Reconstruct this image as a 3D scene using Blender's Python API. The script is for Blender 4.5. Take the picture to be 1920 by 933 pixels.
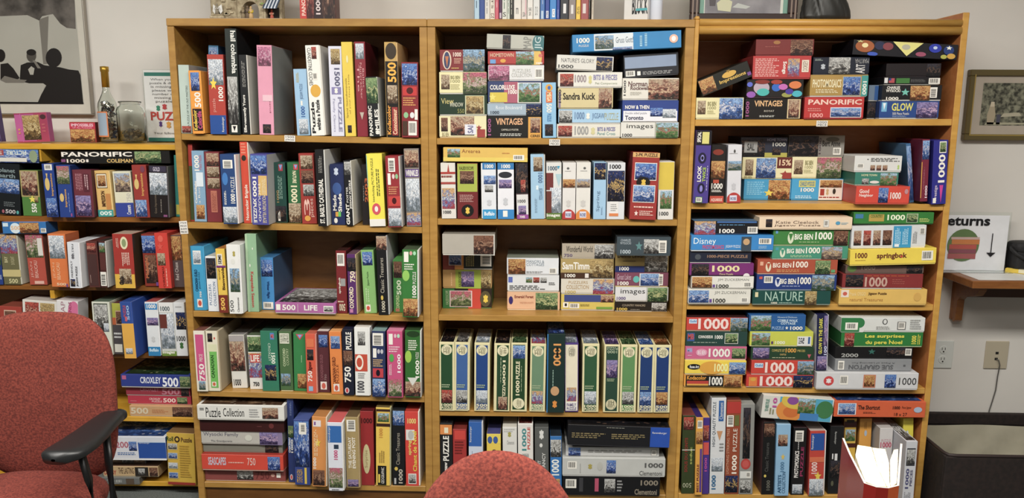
import bpy, bmesh, math, random
from mathutils import Vector, Matrix
random.seed(7)
for o in list(bpy.data.objects): bpy.data.objects.remove(o)
SC = bpy.context.scene; COL = SC.collection

# ------------------------------------------------------------------ camera
CAM = Vector((1.29307, -2.76875, 1.46404)); YAW, PITCH, ROLL = .0259676, -.1694507, .0056328; FPX = 1442.0
cy, sy, cp, sp = math.cos(YAW), math.sin(YAW), math.cos(PITCH), math.sin(PITCH)
FW = Vector((-sy*cp, cy*cp, sp)); RT0 = Vector((cy, sy, 0)); UP0 = RT0.cross(FW)
RT = math.cos(ROLL)*RT0 + math.sin(ROLL)*UP0; UP = -math.sin(ROLL)*RT0 + math.cos(ROLL)*UP0
cd = bpy.data.cameras.new('camera'); cam = bpy.data.objects.new('camera', cd); COL.objects.link(cam)
cd.sensor_width = 36; cd.lens = 36*FPX/1920; cd.clip_start = .05
cam.matrix_world = Matrix((( RT.x, UP.x, -FW.x, CAM.x), (RT.y, UP.y, -FW.y, CAM.y), (RT.z, UP.z, -FW.z, CAM.z), (0, 0, 0, 1)))
SC.camera = cam
# ------------------------------------------------------------------ world and lights
w = bpy.data.worlds.new('world'); SC.world = w; w.use_nodes = True
w.node_tree.nodes['Background'].inputs[0].default_value = (1, .95, .88, 1)
w.node_tree.nodes['Background'].inputs[1].default_value = .13
def area(name, loc, sx, sy_, power, col=(1, .95, .87)):
    l = bpy.data.lights.new(name, 'AREA'); l.shape = 'RECTANGLE'; l.size = sx; l.size_y = sy_; l.energy = power; l.color = col
    o = bpy.data.objects.new(name, l); COL.objects.link(o); o.location = loc; return o
area('ceiling_and_fill_light', (.85, -1.85, 2.68), 1.2, .4, 40, (1, .97, .91))
area('ceiling_and_fill_light', (2.05, -1.85, 2.68), 1.2, .4, 44, (1, .97, .91))
area('ceiling_and_fill_light', (-.75, -1.7, 2.68), 1.2, .4, 46, (1, .97, .91))  # fill lamp, added to brighten the dim left wall
area('ceiling_and_fill_light', (3.4, -1.85, 2.68), 1.2, .4, 16, (1, .97, .91))  # fill lamp, added to lift the dark wall at the right end
area('ceiling_and_fill_light', (1.4, -3.0, 2.68), 1.2, .6, 26, (1, .97, .91))
SC.view_settings.view_transform = 'Standard'; SC.view_settings.look = 'None'; SC.view_settings.gamma = 1
SC.view_settings.use_curve_mapping = False; SC.view_settings.exposure = .22

# ------------------------------------------------------------------ helpers
def ray(x, y):
    return (FW + RT*((x-960)/FPX) + UP*((466.5-y)/FPX))
def at(x, y, Y=0.0):                       # the point a ray meets the upright plane y = Y
    d = ray(x, y); return CAM + d*((Y-CAM.y)/d.y)
def atz(x, y, Z):                          # the point a ray meets the level plane z = Z
    d = ray(x, y); return CAM + d*((Z-CAM.z)/d.z)
def lin(c): c /= 255; return c/12.92 if c <= .04045 else ((c+.055)/1.055)**2.4
NAMES = dict(w='eeeae0', k='17161a', g='8f8d88', lg='c9c6be', dg='45444a', r='b02824', dr='6e1d20', o='e07a26', y='efcf2c',
    gn='2f7a3c', dgn='1d3a2a', b='1f4f9c', db='1c2a5c', lb='9cc4e2', cb='2a8fd0', cr='e9e0b4', br='5a3024', pk='d8587c',
    go='c09a44', tn='d8b890', pu='5a3a8c', mg='a8489a', te='2a8a84', ol='5d5a34')
MC = {}
def rgb(h):
    h = NAMES.get(h, h); return tuple(lin(int(h[i:i+2], 16)) for i in (0, 2, 4))
def nt(name):
    m = bpy.data.materials.new(name); m.use_nodes = True; t = m.node_tree
    return m, t, t.nodes['Principled BSDF']
def card(h, rough=.42, wear=.10):
    h = NAMES.get(h, h); k = ('card', h, rough)
    if k in MC: return MC[k]
    m, t, p = nt('card_'+h); c = rgb(h); y_ = .3*c[0]+.6*c[1]+.1*c[2]; c = tuple(.87*v+.13*y_ for v in c)
    tc = t.nodes.new('ShaderNodeTexCoord'); n = t.nodes.new('ShaderNodeTexNoise'); n.inputs['Scale'].default_value = 22; n.inputs['Detail'].default_value = 5
    r = t.nodes.new('ShaderNodeMix'); r.data_type = 'RGBA'
    r.inputs[6].default_value = tuple(v*(1-wear) for v in c)+(1,); r.inputs[7].default_value = tuple(min(1, v*(1+wear)) for v in c)+(1,)
    t.links.new(tc.outputs['Object'], n.inputs['Vector']); t.links.new(n.outputs['Fac'], r.inputs[0]); t.links.new(r.outputs[2], p.inputs['Base Color'])
    p.inputs['Roughness'].default_value = rough; MC[k] = m; return m
def plain(name, h, rough=.5, metal=0, **kw):
    k = ('plain', name)
    if k in MC: return MC[k]
    m, t, p = nt(name); p.inputs['Base Color'].default_value = rgb(h)+(1,); p.inputs['Roughness'].default_value = rough; p.inputs['Metallic'].default_value = metal
    for a, b in kw.items(): p.inputs[a.replace('_', ' ')].default_value = b
    MC[k] = m; return m
PAL = dict(mtn='8fb8dc 5a7080 2f4a2c c8b890', garden='a8c8e0 5f8a44 2e5524 c05a6a', flow='c86078 7a8a50 3a4a2a e8b8c0', dark='3a3640 1c1a20 0e0e12 7a5a48',
    sepia='c8b090 8a6a48 4a3220 e0d0b0', sea='8ab4e8 3a68b0 203a70 e8e8f0', city='a8b8d0 9a8070 504038 e0c080', autm='d8a050 a85a24 50300f ecc868',
    bw='c8c8c4 74726e 2c2a2a f0f0ec', people='c0a484 8a4a3a 30241f e4c498', red='c84a38 842420 451414 e8a888', blue='6090d8 2a52a8 142654 c8d8f4',
    green='88a868 40663a 1e381c d4d48c', mix='d8a868 5878b8 a83848 e8e0c8', purple='9a8ac4 64548c 382850 e0b8d8', night='24346a 121a3c 0a0e20 e0b454',
    snow='dfe6ee a8b4c4 68747c f4f4f4', brown='8a5a40 5a3428 2c1a16 c0906c', pinkf='d878a0 a85078 6a3a50 f0b8d0', gold='c8a860 94743a 4a3820 ecd898')
def pic(name):
    k = ('pic', name)
    if k in MC: return MC[k]
    a, b, c, d = [tuple(.8*v+.2*(.3*q[0]+.6*q[1]+.1*q[2]) for v in q)+(1,) for q in (rgb(x) for x in PAL[name].split())]
    m, t, p = nt('printed_picture_'+name); N = t.nodes.new; L = t.links.new
    uv = N('ShaderNodeUVMap'); oi = N('ShaderNodeObjectInfo'); mp = N('ShaderNodeVectorMath'); mp.operation = 'ADD'
    cx = N('ShaderNodeCombineXYZ'); ml = N('ShaderNodeMath'); ml.operation = 'MULTIPLY'; ml.inputs[1].default_value = 40
    L(oi.outputs['Random'], ml.inputs[0]); L(ml.outputs[0], cx.inputs[0]); L(ml.outputs[0], cx.inputs[1]); L(uv.outputs[0], mp.inputs[0]); L(cx.outputs[0], mp.inputs[1])
    n1 = N('ShaderNodeTexNoise'); n1.inputs['Scale'].default_value = 4.2; n1.inputs['Detail'].default_value = 6; n1.inputs['Roughness'].default_value = .62; L(mp.outputs[0], n1.inputs['Vector'])
    v1 = N('ShaderNodeTexVoronoi'); v1.inputs['Scale'].default_value = 9; L(mp.outputs[0], v1.inputs['Vector'])
    sx = N('ShaderNodeSeparateXYZ'); L(uv.outputs[0], sx.inputs[0])
    s1 = N('ShaderNodeMath'); s1.operation = 'MULTIPLY_ADD'; s1.inputs[1].default_value = 1.6; L(n1.outputs['Fac'], s1.inputs[0])
    s0 = N('ShaderNodeMath'); s0.operation = 'MULTIPLY_ADD'; s0.inputs[1].default_value = .75; s0.inputs[2].default_value = -.68; L(sx.outputs[1], s0.inputs[0]); L(s0.outputs[0], s1.inputs[2])
    r = N('ShaderNodeValToRGB'); e = r.color_ramp.elements
    e[0].position = .18; e[0].color = c; e[1].position = .80; e[1].color = a
    x = e.new(.42); x.color = b; x = e.new(.535); x.color = d; x = e.new(.585); x.color = b
    L(s1.outputs[0], r.inputs[0])
    mx = N('ShaderNodeMix'); mx.data_type = 'RGBA'; L(r.outputs[0], mx.inputs[6]); mx.inputs[7].default_value = d
    q = N('ShaderNodeMath'); q.operation = 'LESS_THAN'; q.inputs[1].default_value = .22; L(v1.outputs['Distance'], q.inputs[0])
    q2 = N('ShaderNodeMath'); q2.operation = 'MULTIPLY'; q2.inputs[1].default_value = .3; L(q.outputs[0], q2.inputs[0]); L(q2.outputs[0], mx.inputs[0])
    m2 = N('ShaderNodeMix'); m2.data_type = 'RGBA'; m2.blend_type = 'MULTIPLY'; m2.inputs[0].default_value = .55; L(mx.outputs[2], m2.inputs[6])
    n2 = N('ShaderNodeTexNoise'); n2.inputs['Scale'].default_value = 15; n2.inputs['Detail'].default_value = 4; L(mp.outputs[0], n2.inputs['Vector'])
    r2 = N('ShaderNodeMapRange'); r2.inputs[1].default_value = .38; r2.inputs[2].default_value = .6; r2.inputs[3].default_value = .25; r2.inputs[4].default_value = 1.15; L(n2.outputs['Fac'], r2.inputs[0]); L(r2.outputs[0], m2.inputs[7])
    L(m2.outputs[2], p.inputs['Base Color']); p.inputs['Roughness'].default_value = .4; MC[k] = m; return m
def wood(name, h1, h2, rough=.38, sc=1.0):
    k = ('wood', name)
    if k in MC: return MC[k]
    m, t, p = nt(name); N = t.nodes.new; L = t.links.new
    tc = N('ShaderNodeTexCoord'); mp = N('ShaderNodeMapping'); mp.inputs['Scale'].default_value = (2.2*sc, 9*sc, 9*sc)
    n = N('ShaderNodeTexNoise'); n.inputs['Scale'].default_value = 5; n.inputs['Detail'].default_value = 7; n.inputs['Distortion'].default_value = .6
    r = N('ShaderNodeValToRGB'); r.color_ramp.elements[0].position = .3; r.color_ramp.elements[0].color = rgb(h1)+(1,); r.color_ramp.elements[1].position = .7; r.color_ramp.elements[1].color = rgb(h2)+(1,)
    L(tc.outputs['Object'], mp.inputs[0]); L(mp.outputs[0], n.inputs['Vector']); L(n.outputs['Fac'], r.inputs[0]); L(r.outputs[0], p.inputs['Base Color'])
    p.inputs['Roughness'].default_value = rough; MC[k] = m; return m
def noisy(name, h1, h2, scale, rough=.9, bump=.0, detail=4):
    k = ('noisy', name)
    if k in MC: return MC[k]
    m, t, p = nt(name); N = t.nodes.new; L = t.links.new
    tc = N('ShaderNodeTexCoord'); n = N('ShaderNodeTexNoise'); n.inputs['Scale'].default_value = scale; n.inputs['Detail'].default_value = detail
    r = N('ShaderNodeValToRGB'); r.color_ramp.elements[0].position = .36; r.color_ramp.elements[0].color = rgb(h1)+(1,); r.color_ramp.elements[1].position = .64; r.color_ramp.elements[1].color = rgb(h2)+(1,)
    L(tc.outputs['Object'], n.inputs['Vector']); L(n.outputs['Fac'], r.inputs[0]); L(r.outputs[0], p.inputs['Base Color']); p.inputs['Roughness'].default_value = rough
    if bump:
        b = N('ShaderNodeBump'); b.inputs['Strength'].default_value = bump; b.inputs['Distance'].default_value = .004; L(n.outputs['Fac'], b.inputs['Height']); L(b.outputs[0], p.inputs['Normal'])
    MC[k] = m; return m
OAK = wood('honey_oak', 'a0763a', 'b48a48'); OAKIN_SHADED = wood('oak_inside_shaded', '84582c', '966638'); PINE = wood('yellow_pine', 'c8952e', 'd8a840')  # inside oak is darkened: the shade within the shelves is in its colour
BEECH = wood('orange_beech', 'bc8c42', 'cc9e52'); DKW = wood('brown_desk_wood', '7a4a26', '94602f')

class MB:                                   # collects faces with materials, then links them as ONE mesh object
    def __init__(s): s.v = []; s.f = []; s.m = []; s.uv = []; s.mats = []
    def mi(s, m):
        if m not in s.mats: s.mats.append(m)
        return s.mats.index(m)
    def face(s, pts, m, uv=None):
        n = len(s.v); s.v += [tuple(p) for p in pts]; s.f.append(tuple(range(n, n+len(pts)))); s.m.append(s.mi(m)); s.uv.append(uv)
    def raw(s, vs, fs, m, xf=None):
        n = len(s.v); s.v += [tuple(xf @ Vector(p)) if xf else tuple(p) for p in vs]; i = s.mi(m)
        for f in fs: s.f.append(tuple(n+q for q in f)); s.m.append(i); s.uv.append(None)
    def box(s, x0, x1, y0, y1, z0, z1, m, c=.0012, mf=None, mt=None, msd=None, xf=None):
        mf = mf or m; mt = mt or m; msd = msd or m; c = min(c, (x1-x0)*.3, (y1-y0)*.3, (z1-z0)*.3)
        P = {}; n = len(s.v); lo = (x0, y0, z0); hi = (x1, y1, z1); k = 0
        for a in (0, 1):
            for b in (0, 1):
                for d in (0, 1):
                    cor = (a, b, d)
                    for ax in range(3):
                        q = [(hi[i]-c if cor[i] else lo[i]+c) for i in range(3)]; q[ax] = hi[ax] if cor[ax] else lo[ax]
                        s.v.append(tuple(xf @ Vector(q)) if xf else tuple(q)); P[(cor, ax)] = n+k; k += 1
        def add(f, mm): s.f.append(tuple(f)); s.m.append(s.mi(mm)); s.uv.append(None)
        o = [(0, 0), (1, 0), (1, 1), (0, 1)]
        for ax in range(3):
            for sd in (0, 1):
                ids = []
                for (p, q) in o:
                    cor = [0, 0, 0]; cor[ax] = sd; cor[(ax+1) % 3] = p; cor[(ax+2) % 3] = q; ids.append(P[(tuple(cor), ax)])
                if not sd: ids.reverse()
                add(ids, (msd, mf if sd == 0 else m, mt)[ax])
        for ax in range(3):
            a1, a2 = (ax+1) % 3, (ax+2) % 3
            for p in (0, 1):
                for q in (0, 1):
                    c0 = [0]*3; c0[a1] = p; c0[a2] = q; c1 = list(c0); c1[ax] = 1
                    ids = [P[(tuple(c0), a1)], P[(tuple(c1), a1)], P[(tuple(c1), a2)], P[(tuple(c0), a2)]]
                    if p != q: ids.reverse()
                    ids.reverse() if False else None
                    add(ids, m)
        for a in (0, 1):
            for b in (0, 1):
                for d in (0, 1):
                    cor = (a, b, d); ids = [P[(cor, 0)], P[(cor, 1)], P[(cor, 2)]]
                    if (a+b+d) % 2 == 0: ids.reverse()
                    add(ids, m)
    def tube(s, pts, r, m, n=10, cap=True):
        rings = []; pts = [Vector(p) for p in pts]; rr = r if isinstance(r, (list, tuple)) else [r]*len(pts); base = len(s.v); i = s.mi(m)
        for k, p in enumerate(pts):
            d = (pts[min(k+1, len(pts)-1)]-pts[max(k-1, 0)]).normalized(); a = d.cross(Vector((0, 0, 1)))
            if a.length < .01: a = d.cross(Vector((1, 0, 0)))
            a.normalize(); b = d.cross(a)
            for j in range(n):
                t = 2*math.pi*j/n; s.v.append(tuple(p+(a*math.cos(t)+b*math.sin(t))*rr[k]))
        for k in range(len(pts)-1):
            for j in range(n):
                q = base+k*n; s.f.append((q+j, q+(j+1) % n, q+n+(j+1) % n, q+n+j)); s.m.append(i); s.uv.append(None)
        if cap:
            s.f.append(tuple(base+j for j in range(n))[::-1]); s.m.append(i); s.uv.append(None)
            q = base+(len(pts)-1)*n; s.f.append(tuple(q+j for j in range(n))); s.m.append(i); s.uv.append(None)
    def lathe(s, prof, c, m, n=28):
        base = len(s.v); i = s.mi(m)
        for r, z in prof:
            for j in range(n):
                t = 2*math.pi*j/n; s.v.append((c[0]+r*math.cos(t), c[1]+r*math.sin(t), c[2]+z))
        for k in range(len(prof)-1):
            for j in range(n):
                q = base+k*n; s.f.append((q+j, q+(j+1) % n, q+n+(j+1) % n, q+n+j)); s.m.append(i); s.uv.append(None)
    def build(s, name, parent=None, smooth=False):
        me = bpy.data.meshes.new(name); me.from_pydata(s.v, [], s.f); me.polygons.foreach_set('material_index', s.m)
        for m in s.mats: me.materials.append(m)
        if any(s.uv):
            uvl = me.uv_layers.new(name='UVMap')
            for p, u in zip(me.polygons, s.uv):
                if u:
                    for li, q in zip(p.loop_indices, u): uvl.data[li].uv = q
        if smooth: me.polygons.foreach_set('use_smooth', [True]*len(me.polygons))
        me.update(); o = bpy.data.objects.new(name, me); COL.objects.link(o)
        if parent: o.parent = parent
        return o
def tag(o, label=None, cat=None, group=None, kind=None):
    if label: o['label'] = shorten(label)
    if cat: o['category'] = cat
    if group: o['group'] = group
    if kind: o['kind'] = kind
    return o
def empty(name, loc=(0, 0, 0), rz=0):
    o = bpy.data.objects.new(name, None); COL.objects.link(o); o.location = loc; o.rotation_euler.z = rz; o.empty_display_size = .05; return o

TX = {}
def text_mesh(s, bold):
    k = (s, bold)
    if k not in TX:
        c = bpy.data.curves.new('t', 'FONT'); c.body = s.replace('/', '\n'); c.resolution_u = 2; c.align_x = 'CENTER'; c.space_line = .85
        if bold: c.offset = .028
        o = bpy.data.objects.new('t', c); me = bpy.data.meshes.new_from_object(o)
        vs = [tuple(v.co) for v in me.vertices]; fs = [tuple(p.vertices) for p in me.polygons]
        bpy.data.objects.remove(o); bpy.data.curves.remove(c); bpy.data.meshes.remove(me)
        if vs:
            x0 = min(v[0] for v in vs); x1 = max(v[0] for v in vs); y0 = min(v[1] for v in vs); y1 = max(v[1] for v in vs)
            vs = [((v[0]-x0)/(x1-x0), (v[1]-y0)/(y1-y0)) for v in vs]
        TX[k] = (vs, fs)
    return TX[k]
ARROT = {'H': lambda x, y: (x, y), 'U': lambda x, y: (1-y, x), 'D': lambda x, y: (y, 1-x), 'I': lambda x, y: (1-x, 1-y)}
def glyph(kind):
    if kind == 'c': return [(.5+.5*math.cos(i*math.pi/12), .5+.5*math.sin(i*math.pi/12)) for i in range(24)]
    if kind == 's': return [(.5+(.5 if i % 2 == 0 else .22)*math.sin(i*math.pi/5), .5+(.5 if i % 2 == 0 else .22)*math.cos(i*math.pi/5)) for i in range(10)]
    if kind == 'v': return [(0, 1), (.5, 0), (1, 1)]
    # jigsaw piece: square with two knobs out and two sockets in
    P = []
    def side(ax, ay, dx, dy, sgn):
        nx, ny = dy, -dx
        P.append((ax, ay))
        for t, h in ((.38, 0), (.33, .16), (.42, .26), (.58, .26), (.67, .16), (.62, 0)): P.append((ax+dx*t+nx*h*sgn, ay+dy*t+ny*h*sgn))
    side(.2, .2, .6, 0, .6); side(.8, .2, 0, .6, -.45); side(.8, .8, -.6, 0, .6); side(.2, .8, 0, -.6, -.45); return P
# decals are flat print on the front of a box: u runs left to right, v bottom to top, in percent of a width W by height H face at y = Y
def clip(poly):
    for ax, sg, lim in ((0, 1, 1.0), (0, -1, 0.0), (1, 1, 1.0), (1, -1, 0.0)):
        out = []
        for i in range(len(poly)):
            p, q = poly[i-1], poly[i]; a, b = sg*(lim-p[ax]), sg*(lim-q[ax])
            if (a >= 0) != (b >= 0): t = a/(a-b); out.append((p[0]+(q[0]-p[0])*t, p[1]+(q[1]-p[1])*t))
            if b >= 0: out.append(q)
        poly = out
        if not poly: return poly
    return poly
def decals(root, spec, W, H, Y=0.0, x0=None):
    if not spec: return
    x0 = -W/2 if x0 is None else x0; lay = 0
    for d in spec.split(';'):
        d = d.strip()
        if not d: continue
        a = d.split(':'); k = a[0].strip(); c = [float(q)/100 for q in a[1].split(',')]; lay += 1; y = Y-.0004-.00018*lay
        def q(u, v): return (x0+u*W, y, v*H)
        def uv(px, py): return (c[0]+px*(c[2]-c[0]), c[1]+py*(c[3]-c[1]))
        def sub(px, py): return q(*uv(px, py))
        col = a[2] if len(a) > 2 else 'w'
        if k in 'rcsvz':
            g = [(0, 0), (1, 0), (1, 1), (0, 1)] if k == 'r' else glyph(k)
            if k == 's': g = g[::-1]
            g = clip([uv(*p) for p in g])
            if len(g) < 3: continue
            pr = MB(); pr.face([q(*p) for p in g], card(col)); pr.build('printed_'+dict(r='panel', c='disc', s='star', v='triangle', z='jigsaw_piece')[k], root)
        elif k == 'b':
            rot = ARROT[a[3] if len(a) > 3 else 'H']; pr = MB(); pr.face([sub(0, 0), sub(1, 0), sub(1, 1), sub(0, 1)], card('w')); pr.build('barcode_patch', root); y -= .0002; X = .1; pr = MB()
            for i in range(9):
                wd = (.05, .03, .07, .03, .05)[i % 5]
                pr.face([sub(*rot(X, .18)), sub(*rot(X+wd, .18)), sub(*rot(X+wd, .88)), sub(*rot(X, .88))], card('k')); X += wd+.04
            pr.build('barcode', root)
        elif k == 'l':                      # lines of print too small to read
            tx = MB(); n = int(a[3]); rot = ARROT[a[4] if len(a) > 4 else 'H']; rg = random.Random(int(c[0]*991+c[1]*77+n))
            for i in range(n):
                X = 0; t = 1-(i+.2)/n; b_ = t-.5/n; end = rg.uniform(.7, 1)
                while X < end:
                    wd = rg.uniform(.06, .16); e = min(end, X+wd)
                    tx.face([sub(*rot(X, b_)), sub(*rot(e, b_)), sub(*rot(e, t)), sub(*rot(X, t))], card(col)); X += wd+.03
            tag(tx.build('fine_print', root), kind='stuff')
        elif k == 'p':
            m_ = MB(); m_.face([sub(0, 0), sub(1, 0), sub(1, 1), sub(0, 1)], pic(col), [(0, 0), (1, 0), (1, 1), (0, 1)])
            m_.build('picture', root)
        elif k in 'tT':
            rot = ARROT[a[3]]; vs, fs = text_mesh(a[4], k == 'T'); tx = MB()
            tx.raw([sub(*rot(*v)) for v in vs], fs, card(col))
            if tx.f: tx.build('lettering', root)
BAYS = {'left bookcase': (.0256, .892), 'middle bookcase': (.9494, 1.8182), 'right bookcase': (1.8662, 2.7603), 'left wall unit': (-9, -.0247)}
def fit(where, cx, W, H, ang, f):
    if f > .3: return cx
    lo, hi = [v for k, v in BAYS.items() if k in where][0]
    L = W/2*math.cos(ang)+(H*math.sin(-ang) if ang < 0 else 0); Rr = W/2*math.cos(ang)+(H*math.sin(ang) if ang > 0 else 0)
    if cx-L < lo: cx = lo+L+.0003
    if cx+Rr > hi: cx = hi-Rr-.0003
    return cx
PLACED = []                                 # upright rectangles (x, z) with their y range, so that no two boxes share space
def rect(cx, cz, W, H, ang):
    c, s = math.cos(ang), math.sin(ang); return [(cx+x*c+z*s, cz-x*s+z*c) for x, z in ((-W/2, 0), (W/2, 0), (W/2, H), (-W/2, H))]
def pen(A, B):
    best = 9
    for P in (A, B):
        for i in (0, 1):
            ex, ez = P[i+1][0]-P[i][0], P[i+1][1]-P[i][1]; L = math.hypot(ex, ez) or 1; n = (-ez/L, ex/L)
            a = [q[0]*n[0]+q[1]*n[1] for q in A]; b = [q[0]*n[0]+q[1]*n[1] for q in B]; best = min(best, min(max(a), max(b))-max(min(a), min(b)))
    return best
def worst(cx, cz, W, H, ang, f, dep):
    A = rect(cx, cz, W, H, ang); return max([pen(A, B) for B, y0, y1 in PLACED if min(f+dep, y1)-max(f, y0) > .002 and abs(B[0][0]-cx) < .6 and abs(B[0][1]-cz) < .6] or [-1])
def settle(cx, cz, W, H, ang, f, dep, mode='x'):
    tol = .0006; b0 = (cx, cz, W, H)
    if worst(cx, cz, W, H, ang, f, dep) > tol:
        done = False
        for k in range(1, 46):
            d = k*.001
            if mode == 'z': c = [(cx, cz+d, W, H)]
            else: c = [(cx+d/2, cz, W-d, H), (cx-d/2, cz, W-d, H), (cx, cz, W-d, H), (cx, cz, W, H-d/2), (cx, cz+d/2, W, H-d/2), (cx+d/2, cz+d/2, W-d, H-d/2), (cx-d/2, cz+d/2, W-d, H-d/2)]
            for q in c:
                if q[2] > W*.45 and q[3] > H*.7 and worst(*q, ang, f, dep) <= tol: cx, cz, W, H = q; done = True; break
            if done: break
        if not done: print('UNSETTLED', [round(v, 3) for v in (cx, cz, W, H, ang, f)])
    PLACED.append((rect(cx, cz, W, H, ang), f, f+dep)); return cx, cz, W, H
SHORT = [('standing box from left', 'from left'), ('leftmost ', 'left '), (', bottom of ', ', lowest in '), ('box with ', ''), (' with ', ', '), ('first pile from left', 'first pile'), ('second pile from left', 'second pile'), ('third pile from left', 'third pile')]
def shorten(l):
    for a, b in SHORT:
        if len(l.replace('-', ' ').split()) <= 16: return l
        if a == ' with ' and 0: pass
        if a == 'box with ' and a in l: l = l.replace(a, 'box, ', 1) if 0 else l.replace(' box with ', ' box, ', 1); continue
        l = l.replace(a, b, 1)
    if len(l.replace('-', ' ').split()) > 16: print('LONG', l)
    return l
# ------------------------------------------------------------------ a cardboard puzzle box
# its base point is the middle of the bottom front edge; the box runs back to +y
def puzzle_box(loc, W, H, D, ang, cols, spec, label, group, tray='n', yaw=0, name='puzzle_box', cat='puzzle box'):
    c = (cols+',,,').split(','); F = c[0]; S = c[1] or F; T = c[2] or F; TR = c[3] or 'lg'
    r = empty(name, loc); r.rotation_euler = (0, ang, yaw); tag(r, label, cat, group)
    lid = MB(); tr = MB(); x0, x1, z0, z1 = -W/2, W/2, 0, H
    s = min(.0045, W*.1)
    if tray == 'r': x1 -= s; tr.box(x1-.004, W/2, .0015, D-.0015, .0015, H-.0015, card(TR), c=.0006)
    elif tray == 'l': x0 += s; tr.box(-W/2, x0+.004, .0015, D-.0015, .0015, H-.0015, card(TR), c=.0006)
    elif tray == 'd': z0 += min(s, H*.08); tr.box(x0+.0015, x1-.0015, .0015, D-.0015, 0, z0+.004, card(TR), c=.0006)
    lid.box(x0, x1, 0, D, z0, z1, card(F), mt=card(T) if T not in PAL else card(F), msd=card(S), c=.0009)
    lid.build('lid', r)
    if tray != 'n': tr.build('tray', r)
    if T in PAL:
        m_ = MB(); b = .012 if W > .08 else .004
        m_.face([(x0+b, .01, H+.0004), (x1-b, .01, H+.0004), (x1-b, D-.01, H+.0004), (x0+b, D-.01, H+.0004)], pic(T), [(0, 0), (1, 0), (1, 1), (0, 1)]); m_.build('cover_picture', r)
    decals(r, spec, W, H); return r
ORD = 'zeroth first second third fourth fifth sixth seventh eighth ninth tenth eleventh twelfth thirteenth fourteenth fifteenth sixteenth seventeenth'.split()
def line_z(seg, Y=0.0):                     # shelf top from its two ends
    a, b = at(seg[0], seg[1], Y), at(seg[2], seg[3], Y)
    return lambda x: a.z+(b.z-a.z)*(x-a.x)/(b.x-a.x), math.atan2(b.z-a.z, b.x-a.x)
BACK = {}
def stand(where, crop, seg, rows, yf=None, Y=0.0, back=.285, depth=.235, start=1, what='standing box', group=None, below=False):
    ox, oy, s = crop; zf, tilt = line_z(seg, Y); n = len(rows); made = []
    for i, ln in enumerate(rows):
        a = [q.strip() for q in ln.split('|')]; nums = a[0].split(); fl = nums[5:]; xt, yt, xb, yb, wd = [float(q) for q in nums[:5]]
        xt, xb, xr = ox+xt/s, ox+xb/s, ox+(xb+wd)/s; yt, yb = oy+yt/s, oy+yb/s
        z0 = zf(at(xb, yb, Y).x)+.0006
        f = yf
        dep = None; tray = 'n'; onbox = False
        for q in fl:
            if q == 'onbox': onbox = True; z0 = at(xb, yb, -.006).z+.004; continue
            if q[0] == 'y': f = float(q[1:])
            elif q[0] == 'd': dep = float(q[1:])
            elif q in ('tr', 'tl', 'td'): tray = q[1]
        if f is None: f = max(-.14, min(.12, atz(xb, yb, z0).y))
        p = at(xb, yb, f); q = at(xr, yb, f); t = at(xt, yt, f)
        W = (q-p).x; bl = Vector((p.x, 0, z0)); v = Vector((t.x-p.x, 0, t.z-z0)); H = v.length; ang = math.atan2(v.x, v.z)
        # rest the lower corner on the shelf
        cx = bl.x+W/2*math.cos(ang); cz = z0+abs(W/2*math.sin(ang))
        dep = dep or min(depth, back-f)
        pos = a[4] if len(a) > 4 and a[4] else '%s %s from left' % (ORD[start+i], what)
        nl = '%s, %s, %s' % (a[2], pos, where)
        cx = fit(where, cx, W, H, ang, f); cx, cz, W, H = settle(cx, cz, W, H, ang, f, dep)
        made.append(puzzle_box((cx, f, cz), W, H, dep, ang, a[1], a[3], nl, group or 'puzzle boxes standing on the '+where, tray))
    return made
def stack(where, pos, crop, seg, x_y, rows, yf=None, Y=0.0, depth=.2, back=.285, group=None, z0=None):
    """rows run bottom up; x_y = pixel y of the pile's lowest edge"""
    ox, oy, s = crop; zf, tilt = line_z(seg, Y); n = len(rows); prev = None
    a0 = rows[0].split('|')[0].split(); xl0 = ox+float(a0[0])/s; yb = oy+x_y/s
    if z0 is None: z0 = zf(at(xl0, yb, Y).x)+.0008
    f0 = yf if yf is not None else max(-.14, min(.1, atz(xl0, yb, z0).y))
    z = z0
    for i, ln in enumerate(rows):
        a = [q.strip() for q in ln.split('|')]; nums = a[0].split(); xl, xr, yt = [float(q) for q in nums[:3]]; f = f0; ang = -tilt; dep = depth; tray = 'd'; yaw = 0
        for q in nums[3:]:
            if q[0] == 'y': f = float(q[1:])
            elif q[0] == 'd': dep = float(q[1:])
            elif q[0] == 'a': ang = -math.radians(float(q[1:]))
            elif q[0] == 'w': yaw = math.radians(float(q[1:]))
            elif q == 'n': tray = 'n'
            elif q[0] == 'g': z += float(q[1:])
        xl, xr, yt = ox+xl/s, ox+xr/s, oy+yt/s
        p = at(xl, yt, f); q = at(xr, yt, f); zt = (p.z+q.z)/2 if 'm' in nums else p.z
        H = max(.012, zt-z-.0006); W = q.x-p.x
        dep = min(dep, back-f)
        cx = (p.x+q.x)/2; cz = z+abs(W/2*math.sin(ang)) if abs(ang) > .02 else z
        cx = fit(where, cx, W, H, ang, f); cx, cz, W, H2 = settle(cx, cz, W, H, ang, f, dep); H = H2
        nm = 'bottom' if i == 0 else ('top' if i == n-1 else ORD[i+1]+' from bottom')
        lb = '%s, %s of %s, %s' % (a[2], nm, pos, where) if n > 1 else '%s, %s, %s' % (a[2], pos, where)
        puzzle_box((cx, f, cz), W, H, dep, ang, a[1], a[3], lb, group or 'stacked puzzle boxes on the '+where, tray, yaw)
        z += H+.0009
Z = 3.918; M = 3.692; R = 3.4286; R5 = 3.5556
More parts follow.
